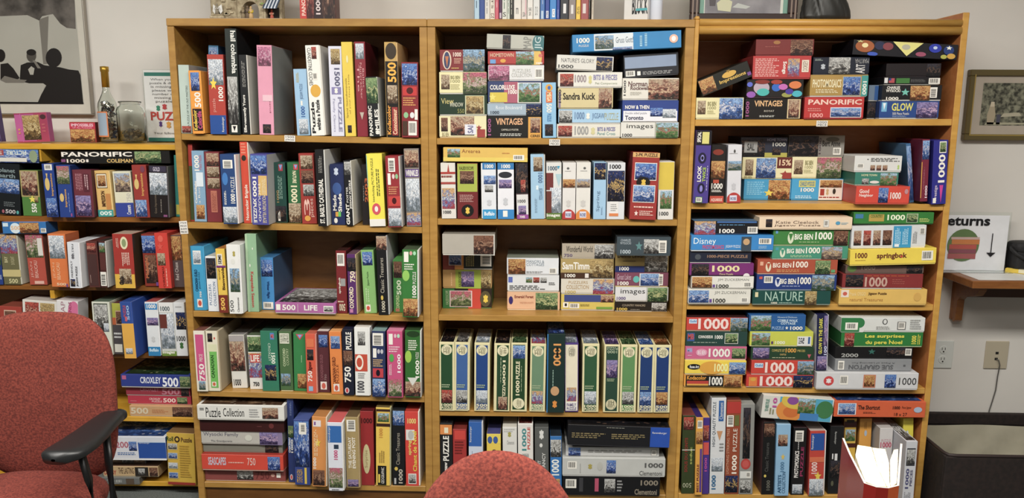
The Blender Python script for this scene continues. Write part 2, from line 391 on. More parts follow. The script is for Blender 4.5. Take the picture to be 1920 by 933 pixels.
# shelf tops (left end, right end in the photograph) of the three bookcases
SEG = {'A0': (339, 250.5, 789, 258.6), 'A1': (350.4, 417, 792, 426), 'A2': (361, 583, 794.5, 592.3), 'A3': (372, 732, 796, 744), 'A4': (382, 903.5, 797, 911.7),
       'B0': (818.5, 259, 1276.6, 259), 'B1': (819.8, 410, 1269, 412), 'B2': (822.5, 590, 1261, 594), 'B3': (823, 769, 1258, 773), 'B4': (823, 922, 1254, 928),
       'C0': (1302, 224, 1786, 223), 'C1': (1294.8, 380, 1770, 383), 'C2': (1286, 569, 1750.8, 571), 'C3': (1281, 724, 1735, 727.5), 'C4': (1274, 925, 1726, 930)}
SEG.update({'W0': (0, 401, 326, 404), 'W1': (0, 527, 345, 531), 'W2': (0, 651, 356, 655), 'W3': (0, 766, 362, 773), 'W4': (0, 888, 368, 891)})
# ------------------------------------------------------------------ structure
FZ = -.03
wallm = noisy('painted_wall', 'd8d4cd', 'dedad3', 3, .85); carpet = noisy('grey_carpet', '4c504e', '6a6e6b', 260, .95, .5)
m_ = MB(); m_.box(-3.2, 5.2, .33, .43, FZ, 2.75, wallm); tag(m_.build('wall_back'), kind='structure')
m_ = MB(); m_.box(-3.2, 5.2, -4.2, .33, FZ-.06, FZ-.0005, carpet); tag(m_.build('floor'), kind='structure')
m_ = MB(); m_.box(-3.2, 5.2, -4.2, .33, 2.75, 2.83, plain('ceiling_paint', 'd8d6d0', .9)); tag(m_.build('ceiling'), kind='structure')
m_ = MB(); m_.box(3.45, 5.2, .318, .3295, FZ, .07, plain('baseboard_vinyl', '4a4038', .6)); tag(m_.build('baseboard_right'), kind='structure')
def board(name, parent, x0, x1, y0, y1, zl, zr, th, m, c=.0015):      # a level board whose two ends may differ in height by a few millimetres
    b = MB(); a = math.atan2(zr-zl, x1-x0); b.box(0, math.hypot(x1-x0, zr-zl), y0, y1, -th, 0, m, c=c)
    o = b.build(name, parent); o.location = (x0, 0, zl); o.rotation_euler.y = -a; return o
def bookcase(label, x0, xi0, xi1, x1, keys, top, mat, matin, tops=1.0):
    t = empty('bookcase'); tag(t, label, 'bookcase')
    for a, b_ in ((x0+.0004, xi0), (xi1, x1-.0004)):
        b = MB(); b.box(a, b_, 0, .30, FZ, top-.0265, mat, c=.0012); b.build('side_panel', t)
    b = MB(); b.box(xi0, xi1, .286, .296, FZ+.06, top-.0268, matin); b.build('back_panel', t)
    for k in keys:
        s = SEG[k]; p, q = at(s[0], s[1]), at(s[2], s[3]); sl = (q.z-p.z)/(q.x-p.x)
        board('shelf', t, xi0+.0004, xi1-.0004, .002, .284, p.z+sl*(xi0-p.x), p.z+sl*(xi1-p.x), .0225, mat)
    b = MB(); b.box(xi0+.0004, xi1-.0004, .012, .03, FZ, at(SEG[keys[-1]][0], SEG[keys[-1]][1]).z-.026, wood('kick_wood', '5e3c1a', '6e4822')); b.build('kick_board', t)
    return t
bk = bookcase('light oak six-foot bookcase, leftmost of three, beside the wall unit', 0, .0249, .8927, .92, ['A0', 'A1', 'A2', 'A3', 'A4'], 1.80, OAK, OAKIN_SHADED)
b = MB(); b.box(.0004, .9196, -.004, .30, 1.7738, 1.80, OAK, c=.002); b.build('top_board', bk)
bk = bookcase('light oak six-foot bookcase in the middle of the three', .92, .9486, 1.8189, 1.850, ['B0', 'B1', 'B2', 'B3', 'B4'], 1.80, OAK, OAKIN_SHADED)
b = MB(); b.box(.9204, 1.8496, -.004, .30, 1.7738, 1.80, OAK, c=.002); b.build('top_board', bk)
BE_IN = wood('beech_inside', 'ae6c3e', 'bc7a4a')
t = empty('bookcase'); tag(t, 'orange-toned beech bookcase with rounded top moulding, rightmost of three', 'bookcase'); BKC = t
for a, b_, zt in ((1.8502, 1.8655, 1.8), (2.7610, 2.7833, 1.826)):
    b = MB(); b.box(a, b_, 0, .30, FZ, zt, BEECH, c=.002, msd=BE_IN); b.build('side_panel', t)
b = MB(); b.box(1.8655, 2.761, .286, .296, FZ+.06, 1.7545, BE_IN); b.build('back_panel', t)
b = MB(); b.box(1.8655, 2.761, .012, .284, 1.755, 1.797, BEECH, c=.002); b.build('top_board', t)
b = MB(); b.box(1.8502, 1.8655, 0, .04, 1.8002, 1.812, BEECH, c=.003); b.build('corner_block', t)
for z, r in ((1.7915, .0125), (1.766, .0145)):
    b = MB(); b.tube([(1.866, .008, z), (2.7606, .008, z)], r, BEECH, n=20); b.build('rounded_moulding', t, True)
for k in ['C0', 'C1', 'C2', 'C3', 'C4']:
    s = SEG[k]; p, q = at(s[0], s[1]), at(s[2], s[3]); sl = (q.z-p.z)/(q.x-p.x)
    board('shelf', t, 1.8659, 2.7606, .002, .284, p.z+sl*(1.866-p.x), p.z+sl*(2.76-p.x), .023, BEECH)
b = MB(); b.box(1.866, 2.7606, .012, .03, FZ, .03, BEECH); b.build('kick_board', t)
# the low wall unit on the left
t = empty('wall_shelf_unit'); tag(t, 'yellow pine wall unit of low shelves left of the bookcases', 'shelf unit')
for k, nm in (('WT', 'top_board'), ('W0', 'shelf'), ('W1', 'shelf'), ('W2', 'shelf'), ('W3', 'shelf'), ('W4', 'bottom_shelf')):
    s = SEG[k] if k != 'WT' else (0, 268.4, 326, 270); p, q = at(s[0], s[1], .13), at(s[2], s[3], .13); z = (p.z+q.z)/2
    board(nm, t, -1.45, -.024, .0755, .329, p.z+(p.z-q.z)/(q.x-p.x)*(p.x+1.45), q.z, .02, PINE if k in ('WT', 'W3', 'W4') else wood('pine_shelf_shaded', '7c4c20', '8e5c28'))  # upper shelves get a browner pine with their shade put into the colour
b = MB(); b.box(-.0236, -.004, .0755, .329, FZ, 1.356, PINE); b.build('side_panel', t)
zz = [at(100, SEG[k][1] if k != 'WT' else 269, .13).z for k in ('WT', 'W0', 'W1', 'W2', 'W3')] if 0 else [1.337, 1.082, .814, .546, .296, .016]
zs = [at(100, y, .13).z for y in (269, 402, 528.3, 652.3, 768, 889)]
for i in range(5):
    xa, xb_ = (at(85.5, 290, .135).x, at(95, 290, .135).x); b = MB(); b.box(xa, xb_, .135, .3233, zs[i+1]+.002, zs[i]-.0215, PINE); b.build('divider', t)
    if i < 3: yl = (303, 437, 559)[i]; xd = at(95, 290, .08).x; b = MB(); b.box(xb_-.018, xb_, .0765, .1345, at(100, yl, .08).z, zs[i]-.0215, PINE); b.build('divider_head', t)
b = MB(); b.box(-1.45, -.024, .3235, .3285, .0, 1.33, wood('pine_back', '7a5426', '8a6030')); b.build('back_panel', t)
# handwritten paper tags on the shelf edges
def note(px, py, wpx, hpx, Y, lines, label, ang=0):
    p = at(px, py, Y); w_ = at(px+wpx, py, Y).x-p.x; h = p.z-at(px, py+hpx, Y).z
    r = empty('shelf_tag', (p.x+w_/2, Y-.0006, p.z-h)); r.rotation_euler = (0, ang, 0); tag(r, label, 'tag', 'handwritten paper tags on shelf edges')
    b = MB(); b.box(-w_/2, w_/2, -.0006, 0, 0, h, card('e8e4dc'), c=.0001); b.build('paper', r)
    n = len(lines); spec = ';'.join('t:12,%d,90,%d:k:H:%s' % (96-(i+1)*(92/n)+6, 96-i*(92/n)-4, s) for i, s in enumerate(lines)); decals(r, spec, w_, h, -.0004)
note(533, 253.5, 20, 11.5, 0, ['1500', 'pieces'], 'small handwritten tag on top shelf edge, left bookcase', .05)
note(1030, 261, 20, 11.5, 0, ['1000', 'PIECES'], 'small handwritten tag on top shelf edge, middle bookcase')
note(1531, 226, 21, 11, 0, ['1000', 'PIECE'], 'small handwritten tag on top shelf edge, right bookcase')
note(78.5, 268.5, 17, 10, .13, ['550'], 'small handwritten tag on top board of the left wall unit')
note(337, 414, 15, 24, 0, ['750', 'PIECES', '500', 'PIECES'], 'taller two-part paper tag on left bookcase side edge', -.06)
LB, MB_, RB, WU = 'left bookcase', 'middle bookcase', 'right bookcase', 'left wall unit'
# ---------------------------------------------------------------- left bookcase
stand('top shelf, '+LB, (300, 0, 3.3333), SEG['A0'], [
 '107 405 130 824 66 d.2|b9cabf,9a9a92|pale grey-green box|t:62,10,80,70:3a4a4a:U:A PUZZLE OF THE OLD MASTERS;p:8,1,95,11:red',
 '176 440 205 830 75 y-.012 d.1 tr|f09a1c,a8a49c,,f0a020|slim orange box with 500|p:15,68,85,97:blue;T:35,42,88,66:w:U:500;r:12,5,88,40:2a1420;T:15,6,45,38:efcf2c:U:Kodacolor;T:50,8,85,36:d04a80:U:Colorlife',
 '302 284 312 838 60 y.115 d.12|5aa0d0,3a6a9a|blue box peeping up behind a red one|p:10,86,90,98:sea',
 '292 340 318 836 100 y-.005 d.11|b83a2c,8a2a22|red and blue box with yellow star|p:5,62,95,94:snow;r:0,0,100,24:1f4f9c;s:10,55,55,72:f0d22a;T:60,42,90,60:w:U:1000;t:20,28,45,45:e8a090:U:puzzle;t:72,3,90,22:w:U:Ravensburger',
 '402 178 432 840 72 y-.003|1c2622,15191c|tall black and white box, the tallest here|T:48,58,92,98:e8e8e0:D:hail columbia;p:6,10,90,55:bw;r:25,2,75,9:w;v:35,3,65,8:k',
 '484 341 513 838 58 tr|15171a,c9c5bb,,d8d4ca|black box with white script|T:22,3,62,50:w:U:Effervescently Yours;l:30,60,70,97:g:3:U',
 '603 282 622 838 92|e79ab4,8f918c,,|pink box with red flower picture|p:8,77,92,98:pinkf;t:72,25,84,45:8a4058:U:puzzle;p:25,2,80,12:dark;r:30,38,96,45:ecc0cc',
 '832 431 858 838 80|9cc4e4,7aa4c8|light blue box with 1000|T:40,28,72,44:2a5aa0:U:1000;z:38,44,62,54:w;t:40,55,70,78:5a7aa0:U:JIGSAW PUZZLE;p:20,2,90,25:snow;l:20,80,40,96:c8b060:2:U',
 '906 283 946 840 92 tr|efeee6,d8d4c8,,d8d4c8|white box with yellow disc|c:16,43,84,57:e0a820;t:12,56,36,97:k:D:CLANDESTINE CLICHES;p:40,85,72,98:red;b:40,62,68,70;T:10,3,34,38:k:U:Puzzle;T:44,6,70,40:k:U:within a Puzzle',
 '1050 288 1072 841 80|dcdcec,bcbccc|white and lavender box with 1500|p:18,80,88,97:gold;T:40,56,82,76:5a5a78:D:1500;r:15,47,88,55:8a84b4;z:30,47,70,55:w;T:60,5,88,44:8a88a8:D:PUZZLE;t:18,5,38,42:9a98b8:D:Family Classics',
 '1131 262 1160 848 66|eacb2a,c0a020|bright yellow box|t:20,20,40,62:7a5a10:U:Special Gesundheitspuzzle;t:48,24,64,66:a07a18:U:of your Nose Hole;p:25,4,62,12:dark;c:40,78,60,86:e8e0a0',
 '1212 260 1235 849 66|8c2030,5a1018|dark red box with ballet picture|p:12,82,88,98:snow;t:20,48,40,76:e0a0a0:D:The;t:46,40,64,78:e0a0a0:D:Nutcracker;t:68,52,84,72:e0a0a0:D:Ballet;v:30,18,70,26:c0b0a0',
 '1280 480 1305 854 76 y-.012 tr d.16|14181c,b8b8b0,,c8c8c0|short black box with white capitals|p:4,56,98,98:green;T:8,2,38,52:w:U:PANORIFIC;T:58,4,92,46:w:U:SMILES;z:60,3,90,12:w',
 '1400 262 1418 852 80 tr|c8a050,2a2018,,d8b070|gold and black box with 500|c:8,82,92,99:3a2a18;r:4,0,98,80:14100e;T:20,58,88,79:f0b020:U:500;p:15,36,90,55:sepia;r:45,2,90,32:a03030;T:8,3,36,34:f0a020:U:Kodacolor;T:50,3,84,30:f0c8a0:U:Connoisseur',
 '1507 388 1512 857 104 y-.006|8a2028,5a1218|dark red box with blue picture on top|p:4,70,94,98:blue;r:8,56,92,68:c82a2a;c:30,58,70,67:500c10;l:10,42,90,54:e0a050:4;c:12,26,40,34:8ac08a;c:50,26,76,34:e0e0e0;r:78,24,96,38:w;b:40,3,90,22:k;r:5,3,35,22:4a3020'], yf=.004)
stand('second shelf, '+LB, (330, 250, Z), SEG['A1'], [
 '60 78 82 640 32 y.03 d.2|a83028,5a2018|narrow red and green edge-on box|r:10,2,90,72:40522c',
 '92 128 118 648 108|7fa6c4,5a7a98,,|soft blue box with 1000|T:20,72,60,94:w:U:1000;t:55,74,80,94:c06a80:U:Piece Puzzle;p:20,4,88,24:autm;T:14,26,36,58:w:U:Candlelight;t:42,26,62,56:w:U:a Rainy;r:30,50,88,70:d8e4ec',
 '205 135 232 650 108|7e2c34,4a181c,,e0e0dc|maroon box with three photos|p:14,80,96,98:people;p:14,64,96,79:sepia;p:14,48,96,63:sepia;r:32,14,74,45:c07058;l:38,16,68,43:8a3a30:6:U',
 '320 152 350 665 112 tr|24457c,b8b0b4,,e8e4e0|dark blue box with 1000|T:56,30,86,44:w:U:1000;t:62,46,86,68:w:U:PUZZLE;c:8,56,45,74:3a7ac0;b:18,80,80,92:k:U;p:3,2,92,25:snow;l:14,28,30,54:w:2:U',
 '465 62 500 662 60 y.006 tr|dd4426,c8c4b8,,e8e0d0|tall bright red box|T:30,4,78,48:f0e0d0:U:Nutcracker Brigade;c:15,77,70,84:2a2a20;l:15,85,80,99:f09070:4',
 '543 152 562 672 120|4c4c9a,b8b8b8,,e8e4dc|purple box with blue fish picture|p:3,72,97,98:blue;r:45,42,97,70:d8b060;T:10,40,34,68:w:D:1000;T:10,3,30,38:w:D:XPUZZLE;t:42,5,56,60:w:D:THOUSAND;t:66,3,88,66:e8d8b0:D:TENNESSEE MOUNTAIN VILLAGE',
 '700 212 722 655 98|1f4c44,16362f,,|teal-green box with landscape|r:42,86,78,97:c03848;v:45,87,75,96:7aa8e0;t:15,34,34,54:c8a060:U:1000;l:30,40,70,80:8ab0a0:3:U;p:2,2,94,28:dark;t:20,3,40,20:w:U:B',
 '815 212 832 658 92|2c6a3e,1e4a2a|green box with big 1000|r:50,88,84,97:d03a48;v:55,89,80,96:7aa8e0;T:24,34,74,62:e8e0b8:D:1000;T:40,66,70,86:e8e0b8:D:NATURE;p:2,1,98,33:sepia',
 '898 146 928 664 108|a03028,6a1c1a|brick red box with 3 in script|p:12,78,92,97:sepia;p:12,58,92,76:brown;p:20,40,92,56:bw;t:20,12,60,36:f0c0b0:U:3;t:60,10,88,36:f0c0b0:U:pieces;c:20,4,60,12:e0a030',
 '1018 118 1046 682 70 tr|141416,b8b8b4,,dcdcd6|tall black box with white letters|T:22,4,72,62:w:U:ST. BASIL\'S CATHEDRAL;l:30,70,70,94:g:3:U',
 '1128 225 1146 675 100 y.01|222e5c,1a2040|navy box with rainbow text|z:20,80,70,96:c8d4e8;c:15,50,80,70:3a5a98;T:14,24,40,50:w:U:Made;T:52,22,78,52:w:U:Shade;r:30,14,50,22:e0a030;r:50,14,70,22:5ac05a;c:18,3,44,12:w',
 '1228 198 1252 680 55 y-.006 tr|16161a,d8d6cc,,e8e6dc|black box lettered GIANT in white|T:6,2,52,34:w:U:GIANT;T:60,26,90,70:w:U:JIGSAW PUZZLE;p:10,78,92,98:bw;t:20,36,46,60:w:U:POSTER',
 '1362 228 1372 668 52 y.03|221c1e,181416|recessed black box with orange letters|T:40,38,84,78:c8602a:U:2003;l:15,40,30,74:g:1:U',
 '1395 150 1426 690 115 y-.005|eee020,c8b820,,e4dcc0|bright lemon-yellow box with ring of pieces|t:26,34,44,94:k:U:Interlocking PICTURE PUZZLE;l:54,42,78,84:5a5a20:2:U;c:20,16,74,32:d84a5a;c:36,20,58,28:w;r:0,0,100,10:e8e4dc;r:-4,55,4,98:7ab8a8',
 '1535 166 1560 690 105 tr|98242c,5a1418,,c8c4bc|crimson box with barcode on top|b:20,78,66,97:k:U;r:12,60,32,76:w;c:42,68,60,75:e8c8c8;c:64,68,84,75:8ac08a;l:15,46,85,58:d89060:4;r:10,30,92,44:c83a34;c:35,33,66,42:4a0c10;p:5,2,94,27:snow',
 '1672 112 1695 682 108 y.004|8a8078,4a3a68|collage box with purple edge|p:4,76,96,98:people;r:4,64,96,74:5a3a88;T:8,65,92,73:w:H:WRINKLES;p:4,20,96,62:snow;p:4,2,96,18:mix'])
stand('third shelf, '+LB, (330, 420, Z), SEG['A2'], [
 '85 160 118 632 98 tr|2f9cca,5a5a60,2a6a90,3aa8d8|sky blue box with small bird picture|r:18,72,76,93:w;p:21,73.5,73,91.5:snow;T:20,30,42,64:103c60:U:CANADIAN GUILD;t:48,34,62,60:103c60:U:JIGSAW PUZZLE;r:28,5,66,18:e8e0d8;c:34,7,60,16:d04a30;T:50,20,64,30:w:U:750',
 '213 236 238 622 78 y.0|e6e8ec,c8c8c8,d0ccc0|white box with lantern-lit picture|p:6,60,94,97:dark;t:16,12,40,50:5a7aa0:U:PUZZLERS;t:56,10,80,54:5a7aa0:U:COLLECTION',
 '288 180 322 650 66 td|e8c030,a08020,b0702a,e8d088|yellow box with maroon foot|r:0,0,100,28:7c2c20;T:20,4,66,24:f0c040:U:500;T:50,36,80,72:3a1c10:U:Bienvenida;t:16,52,36,76:5a2a20:U:springbok;r:15,74,70,92:e8e0d0;T:24,76,60,90:k:U:SEMI;r:0,71,100,74:7a3078',
 '367 150 395 658 98 tr|e8e8e4,c9c9c6,d6d6d0,ececea|white box with mountain lake picture|p:17,32,88,66:mtn;c:30,72,60,80:e0e0d8;z:40,82,70,92:b0a040;t:8,3,34,20:3a3a3a:U:500;t:60,3,76,24:2a2a2a:U:Clementoni',
 '505 72 530 630 80 y.006|8fb890,6a9070,a0c8a0|tall sage green box with red letters|T:30,6,64,52:b83838:D:Keepsake Season;r:0,0,20,100:a8c8a0;c:30,58,40,62:w;c:60,80,68,83:w',
 '612 245 628 628 98 d.23|3a8ac8,38587a,3a7ab0|blue box with floating eagle cover|p:6,64,94,96:blue;r:10,2,90,15:w;b:16,3,84,14:k;T:40,22,66,55:123a70:D:Winter Flight'])
puzzle_rows = None
stack('third shelf, '+LB, 'lying box mid shelf', (330, 420, Z), SEG['A2'], 655, [
 '725 1172 575 |b062a0,8a4a80,bw,e8e0d8|violet box with grey tree picture|r:2,30,9,85:w;T:12,30,34,82:w:H:500;T:48,32,70,82:w:H:LIFE;r:80,20,96,78:w;p:81,26,95,72:bw;r:37.5,15,38,90:w'], depth=.25)
stand('third shelf, '+LB, (330, 420, Z), SEG['A2'], [
 '1172 194 1186 655 74|7c2024,4a1216,3a1a18|dark red box with barcode|b:12,76,84,96:k;T:20,32,44,58:e0d8c8:U:springbok;r:42,44,88,56:9a9a98;T:20,4,80,16:d8c8a8:I:500;l:10,17,90,21:e0c8a8:1|first box right of the lying one',
 '1254 220 1270 662 66 tr|5a2a6a,a89468,6a4a58,c8b080|purple box with 750|p:4,72,96,94:dark;T:28,54,84,72:f0e0c0:U:750;T:14,10,60,46:f0e0c0:U:OXFORD;r:14,3,50,9:c87aa8|second box right of the lying one',
 '1356 190 1385 655 92|84b866,5a8a48,3a5a38|pale green box with blue picture|p:10,76,88,97:blue;t:36,44,54,66:1c3a1c:U:Jigsaw Puzzle;r:14,3,52,14:e8e0d0;c:20,5,46,12:d04a30;l:18,18,50,42:b8d8a0:2:U|third box right of the lying one',
 '1466 82 1490 668 80 y.0 tr|151417,8f8f8f,1a1a1c,b8b8b8|tall black box with gold disc|p:4,82,96,99:people;T:30,4,62,18:c8c0a8:U:1000;c:26,19,48,25:d8b840;t:26,28,60,72:b8b0a0:U:Classic Treasures|fourth box right of the lying one',
 '1592 262 1600 648 72|3f8c3e,2a5a2a,5ab050|mid-green box with brown picture|p:6,66,90,97:brown;T:34,34,80,62:e8f0d0:U:500;T:26,6,60,34:d0e0a0:U:OXFORD;r:20,2,60,8:c07a60|fifth box right of the lying one',
 '1662 188 1665 684 118 tr|2f7a30,d8d8d4,4a5a40,e8e8e4|dark green box with waterfall picture|r:10,82,38,97:w;c:44,92,62,98:e0a0a0;c:66,92,84,98:a0e0b0;l:12,70,84,80:e8e8d8:3;c:0,54,44,70:90c850;T:60,30,86,48:w:U:1000;t:64,50,84,68:w:U:PUZZLE;p:5,2,94,28:autm|rightmost box'])
stand('fourth shelf, '+LB, (330, 580, Z), SEG['A3'], [
 '100 155 132 600 80|e8e2d0,c8c0a8,7a4a40|cream box with magenta panel and 750|r:14,18,86,94:d04c84;T:30,18,80,46:w:U:750;p:20,3,80,17:mtn;t:40,50,70,62:w:U:PIECE',
 '215 156 242 598 92 tr|e4dcc4,aa9872,6a6250,b8a888|cream box with green panel|p:14,82,52,96:dark;c:62,86,74,90:d04a3a;r:16,66,82,78:d8d8b0;r:22,6,80,66:6cba50;T:30,22,56,60:1c4a1c:U:CANADIAN;r:30,8,64,16:e8e0d0;c:36,9,58,15:d06030',
 '384 186 415 560 112 y.04|d8d4c8,a8a49c,8a8684|clear-wrapped collage box|p:2,32,96,90:people;r:2,0,98,30:dcdad2;T:12,4,60,17:k:H:1000;r:4,88,96,99:a8a0a0',
 '520 190 545 565 100 y.03|e2e0da,b0aca0,5a6a50|magazine-cover collage box|p:2,70,98,98:green;p:2,22,98,68:mix;r:14,50,84,66:c83a30;T:18,52,80,64:w:H:LIFE;T:26,6,70,14:k:H:750',
 '617 156 638 598 122|2c7c60,1c5644,204a3c|teal green box with harbour picture|r:58,86,82,97:4a8ac8;T:62,88,80,95:d05040:H:MB;p:20,18,86,44:night;T:60,46,84,64:e8f0e0:D:1500;t:44,50,58,80:d0e0d0:D:CROXLEY',
 '752 160 770 600 92 td|4a6c40,34502e,5a6a50,d8cca0|olive green box with label and horse|r:8,80,82,97:dcdcc8;t:12,82,78,95:3a4a30:D:RUG PRINTS;T:28,42,48,72:c0d0a0:U:CONCORD;t:54,44,74,72:c0d0a0:U:COUNTRY;p:8,10,82,30:mtn',
 '860 172 868 598 92|2f8446,1e5a30,3a7a40|green box with autumn corner|v:20,88,84,98:d04858;v:34,91,70,97:7aa8e0;p:30,5,98,30:autm;l:60,50,68,66:c0e0b0:1:U',
 '948 178 962 614 78 tr|dc5638,c84a30,c86048,e09080|worn orange-red box with 750|p:12,56,72,74:dark;T:14,20,56,38:w:U:750;T:20,38,60,54:5a1410:U:jigsaw;r:20,4,60,12:90b8d8;r:10,78,80,92:e07040',
 '1032 158 1046 608 86|5a2830,3c1a20,d8c8c0|plum box with blue picture|p:14,74,90,94:blue;T:20,20,46,62:8a5058:U:CANADIAN GUILD;r:20,5,74,18:e8d8d0;c:30,6,64,16:d05a48;t:56,20,74,30:b08888:U:750',
 '1122 162 1142 622 88|e6822e,c06a24,e8a058|orange box with seaside picture|p:12,73,88,93:sea;T:18,16,46,60:6a2a10:U:CANADIAN GUILD;t:50,18,68,48:6a2a10:U:PUZZLE;r:22,5,70,17:e8e0d8;c:30,6,60,15:d05030',
 '1218 145 1232 645 78 y-.005|181c30,10121c,1c2038|midnight blue box with 750|T:34,70,86,96:w:U:PUZZLE;p:8,45,92,68:brown;T:14,20,76,44:w:U:750;c:14,3,56,12:d8c8c8;c:24,4,46,11:c83a40',
 '1308 130 1320 652 112 y-.006 tr|e8e8e4,c8c8c4,d8d4cc,f0f0ee|white box with red square emblem|p:22,74,70,94:bw;r:2,36,82,61:c84428;c:4,38,56,60:f0e8d8;c:12,42,48,56:c84428;T:12,5,60,22:4a4a50:U:1000;l:20,25,70,34:8a8a8a:3',
 '1438 158 1442 642 98|26325c,1a2040,7a9a98|navy box with daisies|b:6,78,84,97:k:U;r:8,60,34,74:w;c:40,66,60,73:c0c0c8;c:64,66,84,73:c0c0c8;l:8,46,86,58:d8b070:4;r:6,30,84,44:c43440;c:30,32,60,42:1a0c20;p:4,2,96,28:sea',
 '1548 158 1556 645 112|cc4c7e,a03c64,d880a0|hot pink box with gridded swatches|r:12,80,38,96:w;c:46,90,62,96:e0c0c8;c:66,90,84,96:b0e0c0;l:12,68,86,78:f0d0d8:3;c:14,54,44,66:4aa848;T:66,38,88,66:f4e8ec:U:1000;p:6,2,92,28:flow;l:12,34,30,52:f0d0d8:2:U',
 '1682 152 1684 645 118 tr|2a6a26,d0d0c8,2a4424,d8d8d4|leaf green box with hands picture|c:10,90,90,99:1c3c18;l:20,70,80,86:e8e8d8:5;c:0,52,40,70:98c83c;T:64,30,88,56:w:U:1000;t:66,58,84,68:w:U:PUZZLE;p:2,2,96,24:people;v:14,18,80,30:d8d8d0'])
stack('bottom shelf, '+LB, 'lying pile', (330, 730, Z), SEG['A4'], 668, [
 '188 780 573 |8c4440,6a3430,,c8a898|faded dusty red box with 750|p:40,14,60,88:bw;t:63,22,80,78:6a2c2c:H:750;c:82,40,87,65:d8a090;r:89,35,94,70:w',
 '185 785 473 y-.01|d8402a,b03020,a02c1c,d8b0a0|bright red-orange box with coral|T:8,34,30,84:c8c0d0:H:SEASCAPES;t:56,36,66,82:e8d0c8:H:750;p:81,8,96,92:blue;l:33,44,52,58:e8b0a0:1',
 '190 775 390 y.01|7c7c70,5a5a50,,a8a89c|grey-olive box|p:78,6,95,94:dark',
 '175 772 300 y.0|bcb8b0,8a8a88,bw,c8c4bc|pale grey and lilac box|r:72,0,100,100:8a7aa0;p:72,4,94,96:purple;t:3,55,46,90:6a6878:H:Wysocki Family;t:12,14,38,32:5a5860:H:The Grandparents;c:54,28,63,75:d0d0c4',
 '162 782 212 y-.006|3c1414,2c1010,,4a1c1c|plain very dark maroon box|c:82,30,88,72:6a2c2c;l:68,40,74,50:7a4040:1',
 '140 780 110 y-.02|e0dfd8,c8c6c0,sepia,d0cec6|worn white box with script title|t:10,20,27,84:k:H:Puzzle;t:30,26,54,82:k:H:Collection;r:3,66,8,70:k;r:3,76,8,80:k;l:60,20,72,80:a0a0a0:4;p:75,16,93,88:people'], depth=.24)
stand('bottom shelf, '+LB, (330, 730, Z), SEG['A4'], [
 '785 66 800 660 74 y.012|2a3a72,1c2850,1c2850|tall navy box with 1000|l:40,80,70,98:7888b8:2:U;p:10,54,90,68:green;r:6,40,94,53:3a5a98;T:14,36,42,54:w:U:CHATEAU;T:50,36,84,52:w:U:1000;c:24,3,70,10:d8c8c8;c:34,4,60,9:c83a40',
 '862 222 875 686 112 y-.008|33468c,24346a,4a5a98|blue cartoon box with sticker|p:3,28,97,98:blue;r:35,78,82,96:w;b:42,80,76,94:k:D;r:64,2,78,27:e0c030;t:14,4,50,24:e0b040:U:STEVE KLEIN',
 '998 200 1002 712 108 tr|e0903e,b06a28,b87838,e8d8c0|orange box with yellow burst|r:8,86,60,95:e8e0e0;z:10,87,30,94:7a4a98;T:8,26,28,42:w:U:1000;s:14,56,62,70:e8c828;p:6,2,84,24:brown;l:12,44,40,84:f0d0a0:3:U',
 '1110 240 1125 762 112 y-.05 tr|dfe2ee,e0e0dc,d05a58,e8e8e4|white jutting-out box, blue block|r:2,71,90,95:2a6ab4;t:5,72,20,94:w:U:Ravensburger;T:38,46,64,60:d04c80:U:1000;r:40,62,70,68:2a3a50;p:4,5,92,34:flow;l:20,1,80,3:k:1',
 '1240 200 1256 720 98 tr|a8905a,8a744a,6a5638,b8a070|tan box with white capitals|b:12,80,76,96:k:D;T:18,28,42,72:f0e8d8:U:THE SATURDAY;T:48,28,72,72:f0e8d8:U:EVENING POST;p:8,2,88,12:purple',
 '1350 158 1362 700 96 y.0|9c2024,6c1418,5a1418|deep red box with cream oval|c:14,16,72,56:c8bc88;t:30,24,56,48:8a6a40:U:Surprise;T:8,84,92,91:401010:H:1000',
 '1468 132 1470 705 108 tr|ebc43c,9a9a70,6a5a30,b8b48c|yellow box with framed picture|r:2,76,96,98:3a2018;r:6,80,94,95:e0b840;p:12,82,88,93:garden;T:22,62,46,74:d09028:U:1000;r:12,1,70,26:141414;r:16,4,28,15:e8c838;t:36,3,56,24:w:U:GEOGRAPHIC;l:20,30,60,48:a08030:3:U',
 '1590 150 1592 703 88|121318,0c0c10,1c1c20|black box with castle picture|p:3,80,96,99:sea;T:50,3,84,22:c0b8a8:U:1000;c:16,20,44,25:d8b840;t:30,28,60,70:a8a090:U:Classic Treasures;r:14,2,30,10:b8b8b8',
 '1678 160 1688 706 106 tr|d8382c,d8d8d4,b03024,eeeae0|red box with yellow lettering|T:18,84,78,91:e8d070:H:1000;r:6,62,66,76:dcdcd8;c:20,63,60,75:b8b8b4;T:20,42,46,62:e8d060:U:spring;T:52,20,80,74:e8c830:U:Chant de Noel;r:18,3,74,17:e8e8e0;p:22,4,70,16:bw'])
